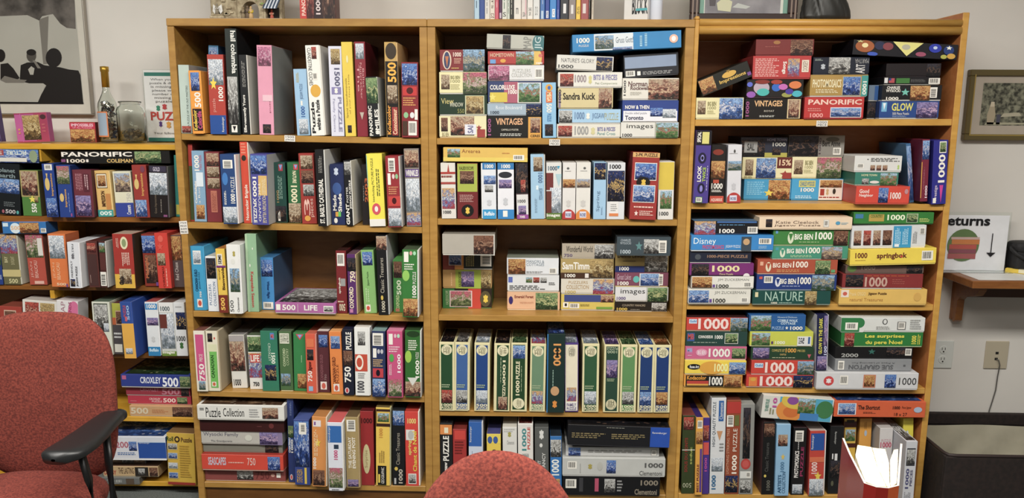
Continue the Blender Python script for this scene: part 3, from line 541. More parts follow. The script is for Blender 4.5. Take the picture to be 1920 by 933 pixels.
# ---------------------------------------------------------------- middle bookcase
T3 = 3.3333
def S_(*a, **k): stack(*a, **k)
c = (790, 0, T3); g = 'top shelf, '+MB_
S_(g, 'first pile from left', c, SEG['B0'], 855, [
 '112 408 722|e6dfae,c8c090,,c8b080|cream box with kitchen picture|p:4,30,18,92:brown;p:24,12,74,98:people;r:54,16,78,62:e0e0e8;T:60,22,72,56:6a6a90:U:SAI;r:80,4,97,40:a03a34;s:78,34,90,60:a03a34;t:6,8,20,26:8a7a50:H:BIG BEN',
 '112 412 588|1c3522,142818|dark green box with window picture|r:54,6,94,95:c8c8a0;p:56,9,92,92:gold;t:4,56,30,82:d8c878:H:View;t:22,42,50,62:e0e0c8:H:WINDOW;t:38,12,52,32:a09c50:H:550',
 '112 408 448|e8e0a8,c8c090|pale yellow box with lupin picture|p:4,22,22,88:sepia;T:24,68,44,84:8a8450:H:BIG BEN;t:24,52,44,66:8a8450:H:1000;l:24,20,46,46:b0a870:3;p:50,2,100,98:flow',
 '115 396 308|84262a,5a181a,4a3030|maroon box with castle garden|p:52,0,100,100:mtn;c:6,10,26,95:e0c8b0;c:9,14,23,90:3a4468;v:12,20,20,70:c07040;T:30,68,48,88:f0d8c8:H:1000;l:32,36,48,62:e0a890:4;l:26,12,48,20:e0c060:1'], yf=.012, depth=.2)
S_(g, 'second pile from left', c, SEG['B0'], 855, [
 '413 750 722|15130f,0c0c0c,,2a2420|black box with gold title|T:16,60,66,90:e0a878:H:VINTAGES;t:26,34,58,42:d8d0c0:H:CAPPIELLO POSTER;l:24,8,64,22:d0d0c8:2;r:76,0,100,95:e0a030;p:80,24,98,92:people;T:80,4,98,16:k:H:CERES;T:1,12,7,88:a05088:U:1000',
 '413 750 645|a0b4c4,8498a8,,98a4b0|grey-blue box with night picture|t:16,52,64,82:e8ecf0:H:Rose Boulevard;T:6,14,22,40:3a4858:H:1000;p:72,4,100,96:night',
 '416 755 506|31406e,28335a|navy and rose box with manor|r:30,2,56,98:b05a70;T:4,62,50,84:w:H:COLORLUXE;T:38,42,54,62:w:H:1000;r:4,6,36,50:d8c030;s:2,10,16,46:e8d860;r:55,2,98,94:w;p:57,5,96,91:garden',
 '418 768 405|dcdcdc,c0c0c0,,c8c8c8|white box with pink blossom|p:1,4,38,96:pinkf;t:44,54,76,76:b0b0a8:H:PUZZLERS;t:42,26,78,50:b0b0a8:H:COLLECTION;b:84,14,98,80:k',
 '416 768 318 |b43430,802424,,902a28|bright red box with village picture|T:4,58,46,86:d8b090:H:HOMETOWN;c:22,16,32,44:e0a030;r:4,10,14,40:6aa0d8;c:76,-20,96,120:e0b850;p:50,2,82,98:garden;T:86,4,97,20:w:H:1000;c:90,55,97,80:d07060',
 '407 765 222 a-2|b8b8ac,989890,,989890|grey-beige box, teal right end|p:28,6,42,96:dark;c:80,-10,102,110:3a7478;t:84,10,98,90:c8d8d8:U:JIG;t:64,10,78,90:8a8a84:U:MAP'], yf=.006, depth=.2)
stand(g, c, SEG['B0'], ['752 516 756 862 88 y.0|8cc0e2,70a4c8|light blue upright box with orange logo|c:24,84,76,97:e0a020;c:40,87,62,94:3a6ab8;r:28,64,72,84:e06a2a;T:34,66,66,82:f0e0b0:D:MEGA;T:30,46,68,62:w:D:500;t:36,30,64,44:2a7ab8:D:PUZZLES;p:18,4,76,25:dark|only upright box'], yf=.0)
S_(g, 'third pile from left', c, SEG['B0'], 858, [
 '848 1245 772|ddd9cc,c0bcb0,,c0bcb0|lower white box, red leaf picture|p:2,12,24,88:red;T:28,22,50,86:9a9a98:H:1000;z:52,16,62,84:d0c890;T:64,50,92,78:7a78a8:H:BITS & PIECES;t:64,22,92,44:5a9a9a:H:Panel Cross',
 '858 1248 680|a2cae8,88b0cc|light blue box with street picture|p:1,8,22,92:bw;T:26,30,42,82:6a8ab0:H:1000;z:43,24,52,82:e8e8e0;t:54,26,74,74:5a7aa0:H:JIGSAW;t:74,26,96,74:b0b088:H:PUZZLE',
 '855 1200 548|d4c48e,b4a478,,b4a478|khaki box with family picture|T:9,44,68,78:2a2418:H:Sandra Kuck;p:74,4,98,98:people;r:1,6,5,84:8a7a98;T:1,30,6,94:3a3038:U:1000',
 '856 1258 449|e2e0d6,c8c4b8|upper white box, berry picture|p:3,10,24,90:red;T:26,34,44,84:9a8a90:H:1000;z:46,16,54,88:d0c880;T:55,50,92,84:8a86b0:H:BITS & PIECES;t:58,18,92,36:a0a890:H:Pet Companions',
 '845 1200 352 a-2|dad8d0,9a9890,,a8a49c|white box with dark lake picture|t:8,52,66,80:6a6a6a:H:NATURE\'S GLORY;T:3,14,30,36:4a4a4a:H:1000;p:70,8,98,94:night'], yf=.002, depth=.2)
S_(g, 'rightmost pile', c, SEG['B0'], 860, [
 '1248 1610 762|dcdad2,c4c2b8,,b8b4a8|white box with garden path picture|t:10,54,56,90:2a2a2a:H:images;T:3,10,20,30:4a4a4a:H:1000;r:59,0,60,100:a0a090;p:61,2,99,98:garden',
 '1258 1610 625|28428e,1c306a|royal blue and white box|T:5,60,48,78:w:H:NOW & THEN;r:2,4,98,52:e8e8ee;t:5,34,44,46:4a4a6a:H:Double sided puzzle;T:5,10,38,30:2a2a4a:H:Toronto;p:50,26,72,66:blue;p:72,20,96,60:snow',
 '1260 1612 486|e0dcd0,a8a498|white box with father picture|T:10,62,44,86:6a4a48:H:Norman;T:14,46,46,64:6a4a48:H:Rockwell;T:2,20,6,90:4a4a4a:U:1000;p:46,4,100,96:people;l:14,22,36,38:b0aca0:3',
 '1272 1615 345 a4 y.03|1c1e26,16181e,,2a2a30|black box with pale blue panel|r:2,40,96,90:8a9cb8;b:3,6,20,30:k;r:24,8,30,26:w;l:34,8,96,24:a0a0a0:3'], yf=-.002, depth=.2)
# the long blue box slants across the two right piles
def loose(crop, x0, y0, x1, y1, h, f, dep, cols, label, spec, group=None, tray='n', yaw=0):
    ox, oy, s = crop; p = at(ox+x0/s, oy+y0/s, f); q = at(ox+x1/s, oy+y1/s, f); v = q-p; t = at(ox+x0/s, oy+(y0-h)/s, f)
    mid = (p+q)/2; mid.x = fit(label, mid.x, v.length, abs(t.z-p.z), -math.atan2(v.z, v.x), f)
    an = -math.atan2(v.z, v.x); mx, mz, LW, LH = settle(mid.x, mid.z, v.length, abs(t.z-p.z), an, f, dep, 'z')
    return puzzle_box((mx, f, mz), LW, LH, dep, an, cols, spec, label, group or 'puzzle boxes laid aslant on others', tray, yaw)
loose(c, 945, 326, 1625, 296, 108, -.002, .22, '1c86c4,186ea4,,c8d8e0', 'long blue 1000 box slanting over right piles, top shelf, middle bookcase',
 'T:4,50,16,80:w:H:1000;t:6,28,15,40:w:H:PUZZLE;r:20,2,56,98:dce4ea;p:21,10,38,88:mtn;t:40,42,56,76:4a5a6a:H:Gruss Gott!;p:37,2,55,18:sea;l:61,16,70,90:90c8e8:2:U;c:89,28,97,78:e8b8a0;c:91,38,95,68:f0f0f0')
c = (790, 250, M); g = 'second shelf, '+MB_
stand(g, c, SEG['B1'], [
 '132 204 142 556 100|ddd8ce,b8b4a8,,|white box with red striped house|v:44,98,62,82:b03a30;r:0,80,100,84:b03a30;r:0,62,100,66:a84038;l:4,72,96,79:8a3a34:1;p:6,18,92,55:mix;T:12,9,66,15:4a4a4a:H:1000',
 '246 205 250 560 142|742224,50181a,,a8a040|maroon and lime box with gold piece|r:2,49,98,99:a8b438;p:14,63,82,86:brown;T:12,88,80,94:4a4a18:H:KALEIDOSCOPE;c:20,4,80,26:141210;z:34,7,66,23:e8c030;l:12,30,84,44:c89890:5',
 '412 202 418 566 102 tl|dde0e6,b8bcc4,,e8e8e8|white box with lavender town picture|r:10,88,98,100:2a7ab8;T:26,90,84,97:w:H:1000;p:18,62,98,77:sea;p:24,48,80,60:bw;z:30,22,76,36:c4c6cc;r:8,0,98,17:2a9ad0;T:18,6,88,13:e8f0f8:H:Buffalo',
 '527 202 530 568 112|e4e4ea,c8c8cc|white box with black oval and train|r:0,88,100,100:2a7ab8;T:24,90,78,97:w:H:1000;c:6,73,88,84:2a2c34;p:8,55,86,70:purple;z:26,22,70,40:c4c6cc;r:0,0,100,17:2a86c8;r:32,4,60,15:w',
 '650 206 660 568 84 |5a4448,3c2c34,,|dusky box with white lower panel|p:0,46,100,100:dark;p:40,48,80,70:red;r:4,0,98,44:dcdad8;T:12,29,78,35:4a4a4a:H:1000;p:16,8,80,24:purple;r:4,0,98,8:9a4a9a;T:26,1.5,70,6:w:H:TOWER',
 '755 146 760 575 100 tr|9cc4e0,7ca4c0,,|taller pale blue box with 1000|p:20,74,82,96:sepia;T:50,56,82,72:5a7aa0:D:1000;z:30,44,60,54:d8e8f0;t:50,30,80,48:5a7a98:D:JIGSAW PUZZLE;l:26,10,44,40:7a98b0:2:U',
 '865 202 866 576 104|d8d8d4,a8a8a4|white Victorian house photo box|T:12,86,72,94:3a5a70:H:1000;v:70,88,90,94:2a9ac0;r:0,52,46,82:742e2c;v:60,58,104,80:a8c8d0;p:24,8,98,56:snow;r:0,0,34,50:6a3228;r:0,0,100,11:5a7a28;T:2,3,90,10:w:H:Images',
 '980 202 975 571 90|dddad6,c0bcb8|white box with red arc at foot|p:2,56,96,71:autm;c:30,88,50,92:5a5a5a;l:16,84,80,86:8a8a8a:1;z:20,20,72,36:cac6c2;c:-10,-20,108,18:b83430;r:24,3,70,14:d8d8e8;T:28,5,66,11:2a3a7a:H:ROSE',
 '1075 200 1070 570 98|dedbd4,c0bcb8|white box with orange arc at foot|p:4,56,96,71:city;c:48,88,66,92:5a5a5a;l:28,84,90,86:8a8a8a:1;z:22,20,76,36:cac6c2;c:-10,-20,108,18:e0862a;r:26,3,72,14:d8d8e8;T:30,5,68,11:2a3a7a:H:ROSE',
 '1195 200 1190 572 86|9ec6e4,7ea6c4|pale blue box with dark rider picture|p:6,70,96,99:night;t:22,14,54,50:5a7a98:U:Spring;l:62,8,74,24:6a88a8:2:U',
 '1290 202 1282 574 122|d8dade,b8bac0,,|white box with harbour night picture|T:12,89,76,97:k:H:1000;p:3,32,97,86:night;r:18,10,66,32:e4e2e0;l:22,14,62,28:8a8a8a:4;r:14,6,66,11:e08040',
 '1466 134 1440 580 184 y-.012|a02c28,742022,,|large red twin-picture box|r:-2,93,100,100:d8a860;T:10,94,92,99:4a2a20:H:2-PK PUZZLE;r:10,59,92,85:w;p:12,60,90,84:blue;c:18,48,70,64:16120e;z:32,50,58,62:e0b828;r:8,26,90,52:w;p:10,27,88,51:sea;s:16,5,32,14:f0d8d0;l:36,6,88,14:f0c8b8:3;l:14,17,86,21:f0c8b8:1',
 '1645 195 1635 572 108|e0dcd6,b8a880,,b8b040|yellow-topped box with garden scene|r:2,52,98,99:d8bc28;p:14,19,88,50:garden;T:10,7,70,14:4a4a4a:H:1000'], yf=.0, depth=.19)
loose(c, 152, 192, 735, 198, 96, -.006, .22, 'dfb648,c09838,,e0c070', 'long yellow box lying over upright boxes, second shelf, middle bookcase',
 'r:0,0,100,30:e4c84c;p:5,28,20,90:garden;t:22,62,44,88:9a5a2a:H:Arearea;r:83,12,96,50:w;b:83,14,96,48:k;l:70,58,80,66:c8783a:2')
c = (790, 410, M); g = 'third shelf, '+MB_
S_(g, 'first pile from left', c, SEG['B2'], 616, [
 '148 488 480|2a2018,2a6a30,,5a7a40|box with red flower picture|r:0,0,24,100:2f7238;r:52,0,78,100:c83a28;r:14,8,60,90:e0c8c8;p:16,11,58,87:flow;c:76,10,98,90:5a5030;z:80,24,95,76:e8c830;t:6,20,12,90:b0c898:U:KALEIDOSCOPE',
 '148 488 350|b89050,98784a,,b09050|tan box with lime band|r:26,0,78,100:9cb030;p:38,8,64,92:purple;T:32,10,38,90:4a4a20:U:KALEIDOSCOPE;p:78,4,98,96:gold;l:16,14,20,90:e0b880:1:U',
 '148 492 215|141c18,1a1410,,|dark box with barcode and orange band|r:0,0,36,100:742a20;r:24,0,42,100:d08c34;r:12,22,38,78:c8b8b8;p:13,25,37,75:blue;l:46,18,64,86:a8a060:5:U;b:76,18,98,84:k:D',
 '145 508 105 m y-.012|b0a99c,9c9484,8a8478,d8d4c8|pale grey-brown box with cat picture|p:60,6,98,94:brown;r:98,0,100,100:d8d4cc'], depth=.2)
S_(g, 'second pile from left', c, SEG['B2'], 630, [
 '595 960 503|e4b48c,b88c68,,e8d0b0|peach box with emerald picture|p:54,4,96,96:green;T:14,66,50,82:8a3a28:H:Emerald Forest;c:3,32,11,76:3a2a70;t:24,36,50,46:c88a68:H:WESTERN ROOTS',
 '596 955 388|dcdedf,a8aab0,,|white box with three tiny pictures|r:2,56,10,90:5a6ab8;p:36,56,48,88:garden;p:50,56,62,88:red;p:64,56,76,88:bw;l:4,12,74,40:4a4a4a:3;l:80,40,94,60:4a4a4a:2',
 '592 952 268|dfe2e6,b8bac0,8a9080,d0d0d0|white box with brown cottage picture|p:3,6,36,94:autm;t:38,72,72,88:7a8a98:H:MANORS &;t:38,54,72,70:7a8a98:H:COTTAGES;b:82,8,96,42:k;l:38,10,74,24:8a8a8a:2'], depth=.2)
S_(g, 'third pile from left', c, SEG['B2'], 632, [
 '968 1340 520|d2bc4e,a89040,,|yellow box with blue band|r:6,54,76,98:3c4a88;p:74,52,98,98:people;r:4,18,14,50:w;z:5,22,13,48:2a2a2a;b:16,14,34,44:k;r:66,10,96,24:6a9a30;l:36,26,60,40:8a7a30:2',
 '968 1338 412|d9d2c2,b8b0a0,,|white box with autumn fair picture|p:60,2,98,98:mix;t:14,68,50,86:b89868:H:PUZZLERS;t:10,34,52,60:b89868:H:COLLECTION;T:8,6,28,24:c8b060:H:1000',
 '966 1334 275|b39a5c,a08850,,|bronze box with golden river picture|T:3,46,54,84:w:H:SamTimm;r:0,0,55,30:4a3020;T:8,6,28,24:w:H:1000;r:46,4,53,26:e8e0d8;p:55,4,98,96:gold',
 '975 1340 168|b4a894,5a5040,3c3428,c8bca8|beige box with stormy beach picture|t:8,44,58,84:1c1c1c:H:Wonderful World;T:4,12,20,32:6a5a78:H:750;p:62,4,98,94:bw'], depth=.2)
S_(g, 'rightmost pile', c, SEG['B2'], 640, [
 '1340 1705 572|1c1814,1a1410,,|black box with title in gold|t:14,54,58,76:b8a890:H:COUNTRY MANORS;T:4,12,24,40:d8b840:H:1000;p:70,8,98,92:bw;l:30,14,54,30:8a8478:1',
 '1342 1712 470|d9dadc,b8babc,,|white box with garden path|t:10,46,56,88:2a2a2a:H:images;T:3,12,20,34:6a5a8a:H:1000;p:61,2,98,98:green;r:59,0,60,100:a0a090',
 '1342 1712 368|80465c,5a3040,,d8c080|mauve box with teal splash|c:34,30,46,76:5ab8b0;r:46,6,84,94:d8d8d8;p:48,9,82,91:sea;T:5,12,26,38:w:H:1000;t:4,50,30,88:d0b0c0:H:Great Lakes;r:82,14,90,90:dcd4c0;b:82,16,90,88:k:U',
 '1345 1715 235 m|ab9250,8a7444,4a4434,c8b888|tan and navy box with church picture|T:4,74,54,94:4a3a20:H:Dennis Lewan;r:0,0,55,32:22306a;T:8,8,26,28:w:H:1000;p:55,2,98,92:bw;l:14,54,42,60:4a3a20:1',
 '1350 1730 122 y.01 |3e4c54,303a42,2a3034,4a5860|slate grey box with barcode|t:6,60,26,88:b8c4cc:H:CHARLES/WYSOCKI;T:7,10,26,32:b0bcc4:H:1000;s:34,24,48,78:5a8a8c;p:50,12,78,88:bw;b:78,16,92,82:k:U'], depth=.2)
c = (790, 590, M); g = 'fourth shelf, '+MB_
CH = lambda bg, p, n, tc='e8e0b8': 'r:11,2,86,97:%s;c:14,82,83,97:e4dcb4;t:24,90,72,95:5a5434:H:Cobble;t:28,84,68,90:5a5434:H:Hill;p:14,12,84,31:%s;T:13,7,85,11:%s:H:%s;T:13,2.5,85,6.5:%s:H:PUZZLE;l:16,34,82,40:a8b890:2' % (bg, p, tc, n, tc)
stand(g, c, SEG['B3'], [
 '106 190 108 632 104|e2d8a4,d0c48c,dark,e2d8a4|cream-bordered green box with strawberries|'+CH('1f4a2a', 'red', '1000'),
 '228 192 226 636 106 tr|e2d8a4,d4c890,bw,e8e0b4|cream-bordered pale-blue box, owl picture|'+CH('3a62a0', 'bw', '500'),
 '368 195 366 638 106|e2d8a4,d4c890,snow,e2d8a4|cream-bordered deep blue box, kitten picture|'+CH('1d4486', 'snow', '500'),
 '505 200 500 640 110|e2d8a4,d4c890,dark,e2d8a4|cream-bordered dark green box, logo reversed|r:18,2,90,98:24482c;c:20,82,88,98:e4dcb4;t:34,84,56,95:5a5434:D:Cobble;t:58,86,76,94:5a5434:D:Hill;T:54,44,72,76:e8e0b8:D:1000;T:54,18,72,44:e8e0b8:D:PUZZLE;p:28,3,84,22:people;l:38,40,46,80:a8b890:1:D',
 '622 196 618 652 112|e2d8a4,d4c890,green,e2d8a4|cream-bordered green box, iris picture on top|r:11,3,86,98:1f4424;p:12,78,86,97:sea;T:30,48,54,74:e8e0b8:U:PUZZLE;T:30,24,54,46:e8e0b8:U:1000;c:12,4,84,20:e4dcb4;t:34,6,50,18:5a5434:U:Cobble;t:52,8,66,16:5a5434:U:Hill;l:62,30,68,72:a8b890:1:U',
 '756 202 748 650 108|e2d8a4,d4c890,mix,e2d8a4|cream-bordered sage box with fruit picture|'+CH('6a8c6c', 'mix', '1000'),
 '873 132 866 668 122 y-.012 d.2|18302c,122420,blue,|taller dark green box with orange numerals|r:0,0,6,100:2a7ab8;T:34,60,78,88:e09848:D:1000;c:50,72,64,78:1c1410;c:50,80,64,84:1c1410;l:30,34,40,58:8aa89a:1:U;c:22,22,70,34:c89868;z:26,5,66,17:e08a28',
 '985 196 985 652 102 d.2|4b3380,4a3278,snow,4b3380|purple-edged cream box with fruit|r:4,2,94,98:e6dcc0;c:20,80,80,96:cfc8b0;t:28,88,72,94:6a6450:H:Cobble;t:32,82,68,88:6a6450:H:Hill;p:14,16,84,36:mix;r:6,2,90,15:e8e4dc;T:14,8,84,13:5a4a80:H:FAMILY;T:14,3,84,7:5a4a80:H:PUZZLE',
 '1118 202 1112 660 114|e2d8a4,d4c890,snow,e2d8a4|cream-bordered forest green box, snow picture|'+CH('2c5838', 'snow', '1000'),
 '1268 208 1258 662 108|e2d8a4,d4c890,purple,e2d8a4|cream-bordered grey-green box, upside-down logo|r:12,2,88,98:264636;t:16,93,84,97:c8d4b0:I:PUZZLE;t:20,88,80,92:c8d4b0:I:1000;p:16,52,84,78:purple;c:16,4,84,20:d0c8a0;t:28,6,72,12:4a4a34:I:Cobble;t:32,12,68,18:4a4a34:I:Hill;l:20,46,80,51:a8b890:2',
 '1384 208 1372 674 112|e2d8a4,d4c890,green,e2d8a4|cream-bordered leaf green box, misty village|'+CH('5c9054', 'bw', '1000'),
 '1508 210 1495 674 108|e2d8a4,d4c890,sea,e2d8a4|cream-bordered navy box, red boat picture|'+CH('1c3c74', 'sea', '500'),
 '1630 212 1618 676 112|e2d8a4,d4c890,autm,e2d8a4|cream-bordered navy box, rocking horse picture|'+CH('1a3a76', 'autm', '500')], yf=-.004, depth=.2)
c = (790, 750, M); g = 'bottom shelf, '+MB_
stand(g, c, SEG['B4'], [
 '122 158 126 650 84|1a1a1c,141416,dark,|black and orange box lettered in white|r:0,84,96,98:e08838;r:34,86,66,94:e8e0c0;T:24,46,72,82:w:U:PUZZLE;T:30,26,66,44:w:U:jigsaw;p:4,0,96,22:mix',
 '218 200 222 650 92|a82a28,7a1c1c,7a2a24,e8dcd8|red box with white edge|r:12,84,92,98:d03a30;l:14,60,88,82:6a1414:5;c:24,40,50,50:e0c0a0;l:18,20,80,38:e08a60:4',
 '328 150 330 650 96 tr|2a62b2,c8c8c8,3a5a90,dcdcdc|blue and white box|r:0,0,100,66:c8d0e0;t:6,72,22,94:w:U:Ravensburger;r:30,4,80,20:1f4f9c;l:20,40,40,60:8a9ab0:2:U',
 '452 232 456 650 96|e8c832,b89a28,4a4a80,|yellow box with blue logo|r:0,84,100,100:e8d040;c:6,84,40,96:3a5aa0;c:46,84,80,96:3a5aa0;T:36,56,70,74:2a2a2a:U:MED;l:20,30,60,50:a08a20:2:U',
 '562 185 566 650 98|dcdad4,bcbab4,c8c4b8,|plain white box with small emblem|z:30,84,66,94:a8a040;t:30,74,80,80:9a9a98:H:Clementoni;l:10,92,90,98:b8b8b4:2',
 '668 165 672 650 104|e0dcd6,b8b4ac,red,|white box with teal 1000|T:26,62,56,94:3a8a8c:U:1000;T:62,64,80,96:c84a40:U:PUZZLE;p:28,40,70,58:bw;l:70,10,90,40:a0a09c:2:U',
 '785 186 788 650 94|5a5c5a,444644,4a4c4a,|charcoal box with white piece|z:24,80,74,98:dcdcd8;c:34,70,56,76:dcdcd8;T:20,30,44,50:d0d0cc:U:FLIGHT;T:52,24,76,62:d0d0cc:U:OF FANCY',
 '892 248 895 626 78|2a72b8,1c4c80,26303a,|blue box with musician strip|p:2,64,96,94:bw;T:10,32,78,60:e8ece8:U:1000;p:12,4,84,26:autm'], yf=.0, depth=.22)
S_(g, 'lying pile', c, SEG['B4'], 632, [
 '980 1655 520|101014,0c0c10,5a5a60,1c1c20|black box with 1000 in grey|b:3,38,14,84:k;r:17,20,21,92:3a3a3e;r:33,22,37,90:b84a68;p:43,18,54,88:bw;l:56,20,62,84:a0a0a0:4;T:80,56,98,84:8a8070:H:1000;T:74,8,97,38:8a8070:H:Clementoni',
 '978 1692 395 y-.012|bfc0bc,a4a4a0,,d0d0cc|white box with blue inset photo|b:5,40,14,82:k;p:43,18,52,90:blue;z:24,36,30,72:a89a40;c:34,34,39,80:b8b8b0;T:80,52,98,78:5a5a5a:H:1000;t:75,10,97,34:5a5a5a:H:Clementoni;l:17,18,18,90:9a9a98:1:U',
 '1000 1648 318 y.0|c2c2c0,a0a09c,,b0b0ac|pale grey box with dark square|p:3,8,16,92:blue;r:91,20,98,76:a0a09c;b:92,24,97,72:k;l:24,40,84,72:8e8e8a:2',
 '1030 1610 275 y.03|15181c,101014,,202428|hidden black box with blue label|r:2,10,16,90:3a6a88;t:5,20,12,80:1a2a3a:U:R',
 '1022 1730 172 y-.03 a-1|15151a,101014,dark,2a2a30|black box with blue folded corner|r:81,4,100,100:1f4fb0;t:83,66,97,78:w:H:Ravensburger;l:4,36,38,64:8a7a50:3;l:43,36,78,64:8a7a50:3;l:38,88,58,94:8a8a80:1'], yf=-.01, depth=.25)
# ---------------------------------------------------------------- right bookcase
c = (1270, 0, R); g = 'top shelf, '+RB
S_(g, 'single box at left end', c, SEG['C0'], 768, [
 '117 422 625|e8dfa8,c8bf88,,d8cc98|cream box with harbour picture|p:3,24,20,86:sepia;T:24,62,42,82:8a8450:H:BIG BEN;t:24,46,42,60:8a8450:H:1000;l:24,24,42,42:b0a870:3;p:49,2,98,98:sea'], yf=.0, depth=.2)
S_(g, 'second pile from left', c, SEG['C0'], 768, [
 '440 802 630|15110e,100e0c,,2a2420|black box with gold title, poster girl|T:16,62,66,90:e0b078:H:VINTAGES;t:34,36,52,44:d8d0c0:H:ROYAT;l:26,10,62,20:d0d0c8:2;r:75,4,98,96:d8c090;p:77,7,96,93:people;T:1,14,7,86:a05088:U:1000',
 '450 815 508|1c1614,14100e,,3a2a2a|black box with coloured paint pots|c:12,20,40,90:b8a8b8;c:18,12,40,52:3ab8b0;c:0,2,16,36:9a5ab8;c:44,36,60,78:2a6ac8;c:56,44,72,76:c868b8;c:74,50,96,90:e07a3a;c:80,6,98,40:3ab0c0;c:62,4,80,30:9a9a48;c:42,74,62,98:a83828;c:0,60,10,86:5a6ad0;c:14,76,40,98:8a2a20;c:68,20,82,50:4a3aa0',
 '490 865 357|c03434,8a2828,,a83030|red box with white text and barcode|l:4,10,46,90:e8b0a8:11;T:50,22,58,76:w:D:Songs;p:60,10,80,88:mix;r:84,30,96,82:e8dcc8;t:86,36,94,78:6a3a30:U:DORSEY',
 '508 882 250 y.02|7c2a28,5a201e,,6a2422|dim maroon box|p:60,4,98,96:brown;c:30,70,42,92:a87038;l:16,50,50,60:a05048:1'], yf=.0, depth=.2)
S_(g, 'third pile from left', c, SEG['C0'], 768, [
 '822 1205 622|c02c2a,8c2020,,982624|red box with blue fort picture|T:6,66,96,90:f0c8b8:H:PANORIFIC;r:44,8,96,54:e8e0e0;p:45,11,95,51:sea;T:10,8,32,28:f0a098:H:1000;l:6,34,34,52:e08a80:2',
 '852 1230 478|b08c3e,907030,,|gold box with starry night picture|T:4,42,54,80:e8dcb0:H:PHOTOMOSAICS;r:56,6,88,92:c0b890;p:57,8,87,90:blue;r:89,4,100,96:3a9a94;T:91,10,98,70:w:D:1000;l:10,16,50,36:e8dcb0:3',
 '876 1240 365 y.01|1a2030,141824,,242a3c|midnight box with greyscale photo|p:28,2,66,98:bw;z:12,26,24,66:b8c0c8;l:3,78,18,92:9aa8a0:2;T:76,6,92,60:c8c8c8:U:ART;t:74,64,98,90:a8a8a8:I:MARTHA'], yf=-.004, depth=.2)
S_(g, 'rightmost pile', c, SEG['C0'], 762, [
 '1305 1688 648|24488c,1a3468,,|blue box with moonlit ships|r:3,42,12,94:6ab0d8;v:5,50,10,90:e8f0f4;T:20,46,56,90:e0d860:H:GLOW;t:22,24,50,38:w:H:500 Piece Puzzle;p:62,6,97,94:purple;l:22,10,48,20:90a8d0:2',
 '1322 1705 545|16161a,101014,,|black box with cottage and barcode|T:6,56,30,94:w:H:CHARLES/WYSOCKI;T:7,6,28,26:w:H:1000;s:31,30,46,80:6ac0b0;p:47,4,80,96:autm;b:80,20,92,86:k:U',
 '1330 1690 492|19161a,101014,,|thin black box with flag mark|r:1,24,7,90:d8d8d8;r:9,26,19,84:b84a50;r:9,56,13,84:2a3a80;r:22,20,46,84:3c7a34;b:80,10,100,84:k;l:48,30,74,70:6a6a6a:3',
 '1348 1700 405 y.02|1e1518,141014,,2a2024|dim brown-black box|p:74,4,98,96:dark'], yf=.0, depth=.2)
stack(g, 'short pile tucked behind right piles', c, SEG['C0'], 760, [
 '1225 1310 650|16181e,101014,,|dark recessed box|p:6,6,94,94:dark',
 '1235 1325 545|6a8098,4a5868,,|grey-blue recessed box|r:60,6,98,94:2a5a9a'], yf=.03, depth=.1)
loose(c, 1125, 350, 1795, 386, 98, -.002, .2, '14121a,0e0c12,,1c1a22', 'black box with glass baubles, slanting, yellow flap, top shelf, right bookcase',
 'c:2,20,20,98:a85a28;c:8,50,14,80:f0e0a0;c:14,-2,24,24:3a5ac0;c:20,40,30,96:2a3050;c:28,40,38,90:8a4048;c:60,10,70,40:a04a68;c:72,40,84,98:2a3ab0;c:76,62,80,82:c0d0f0;c:86,30,96,90:203a7a;c:90,4,98,40:d0a030;c:84,2,90,30:b0b040;s:2,80,10,98:d8c880;s:88,60,94,90:f0f0e0;v:37,8,66,98:e4dc7c;c:46,48,54,84:b8b49c')
c = (1270, 0, R)
loose(c, 128, 620, 448, 490, 108, .0, .2, '1a1a12,14140e,,2a2a20', 'black box tilted up against a pile, gold lettering, top shelf, right bookcase',
 'p:1,6,30,94:autm;T:38,22,90,50:d8b048:H:Impressions;c:46,48,74,84:d8a838;v:56,76,64,92:8a6a20;r:92,14,99,34:7a4a98')
c = (1270, 220, R); g = 'second shelf, '+RB
stand(g, c, SEG['C1'], [
 '118 84 92 560 96 y-.02|4a3a8e,3a2c6c,,e8e8ec|purple box with pair of eyes|r:0,80,100,100:15131c;r:38,82,84,98:d8d070;T:6,84,30,98:w:U:SPECIAL;c:18,55,72,70:1c1838;c:34,58,58,67:8a84d0;c:38,60,54,65:101018;T:18,30,44,52:w:U:LOOK;T:52,30,74,50:a8c838:U:TWICE;c:24,14,72,28:1c1838;c:38,16,58,25:8a84d0;r:14,1,60,9:5a8a48;b:18,2,56,8:k;l:80,18,88,60:c0b8e0:1:U|leftmost upright box',
 '222 174 205 540 92|1c1818,3a1414,,b84040|black box with orange street photo|c:10,82,84,92:8a3020;p:2,42,98,72:autm;T:10,24,88,34:w:H:1000;l:12,18,86,23:w:2;r:2,0,98,12:c84a34;T:10,2,88,8:f0d0c0:H:AQUARIUS;r:20,34,60,40:c04a30|second upright box from left',
 '328 176 318 536 88|d6d6dc,b4b4bc,,e0e0e4|white box with red arc|p:2,56,98,72:mtn;c:40,86,54,92:4a4a4a;l:10,84,90,86:8a8a8a:1;z:24,20,70,36:c0c0c6;c:-10,-20,110,18:b83430;r:20,3,72,13:d8d8e8;T:26,5,66,10:2a3a7a:H:ROSE|third upright box from left'], yf=.0, depth=.19)
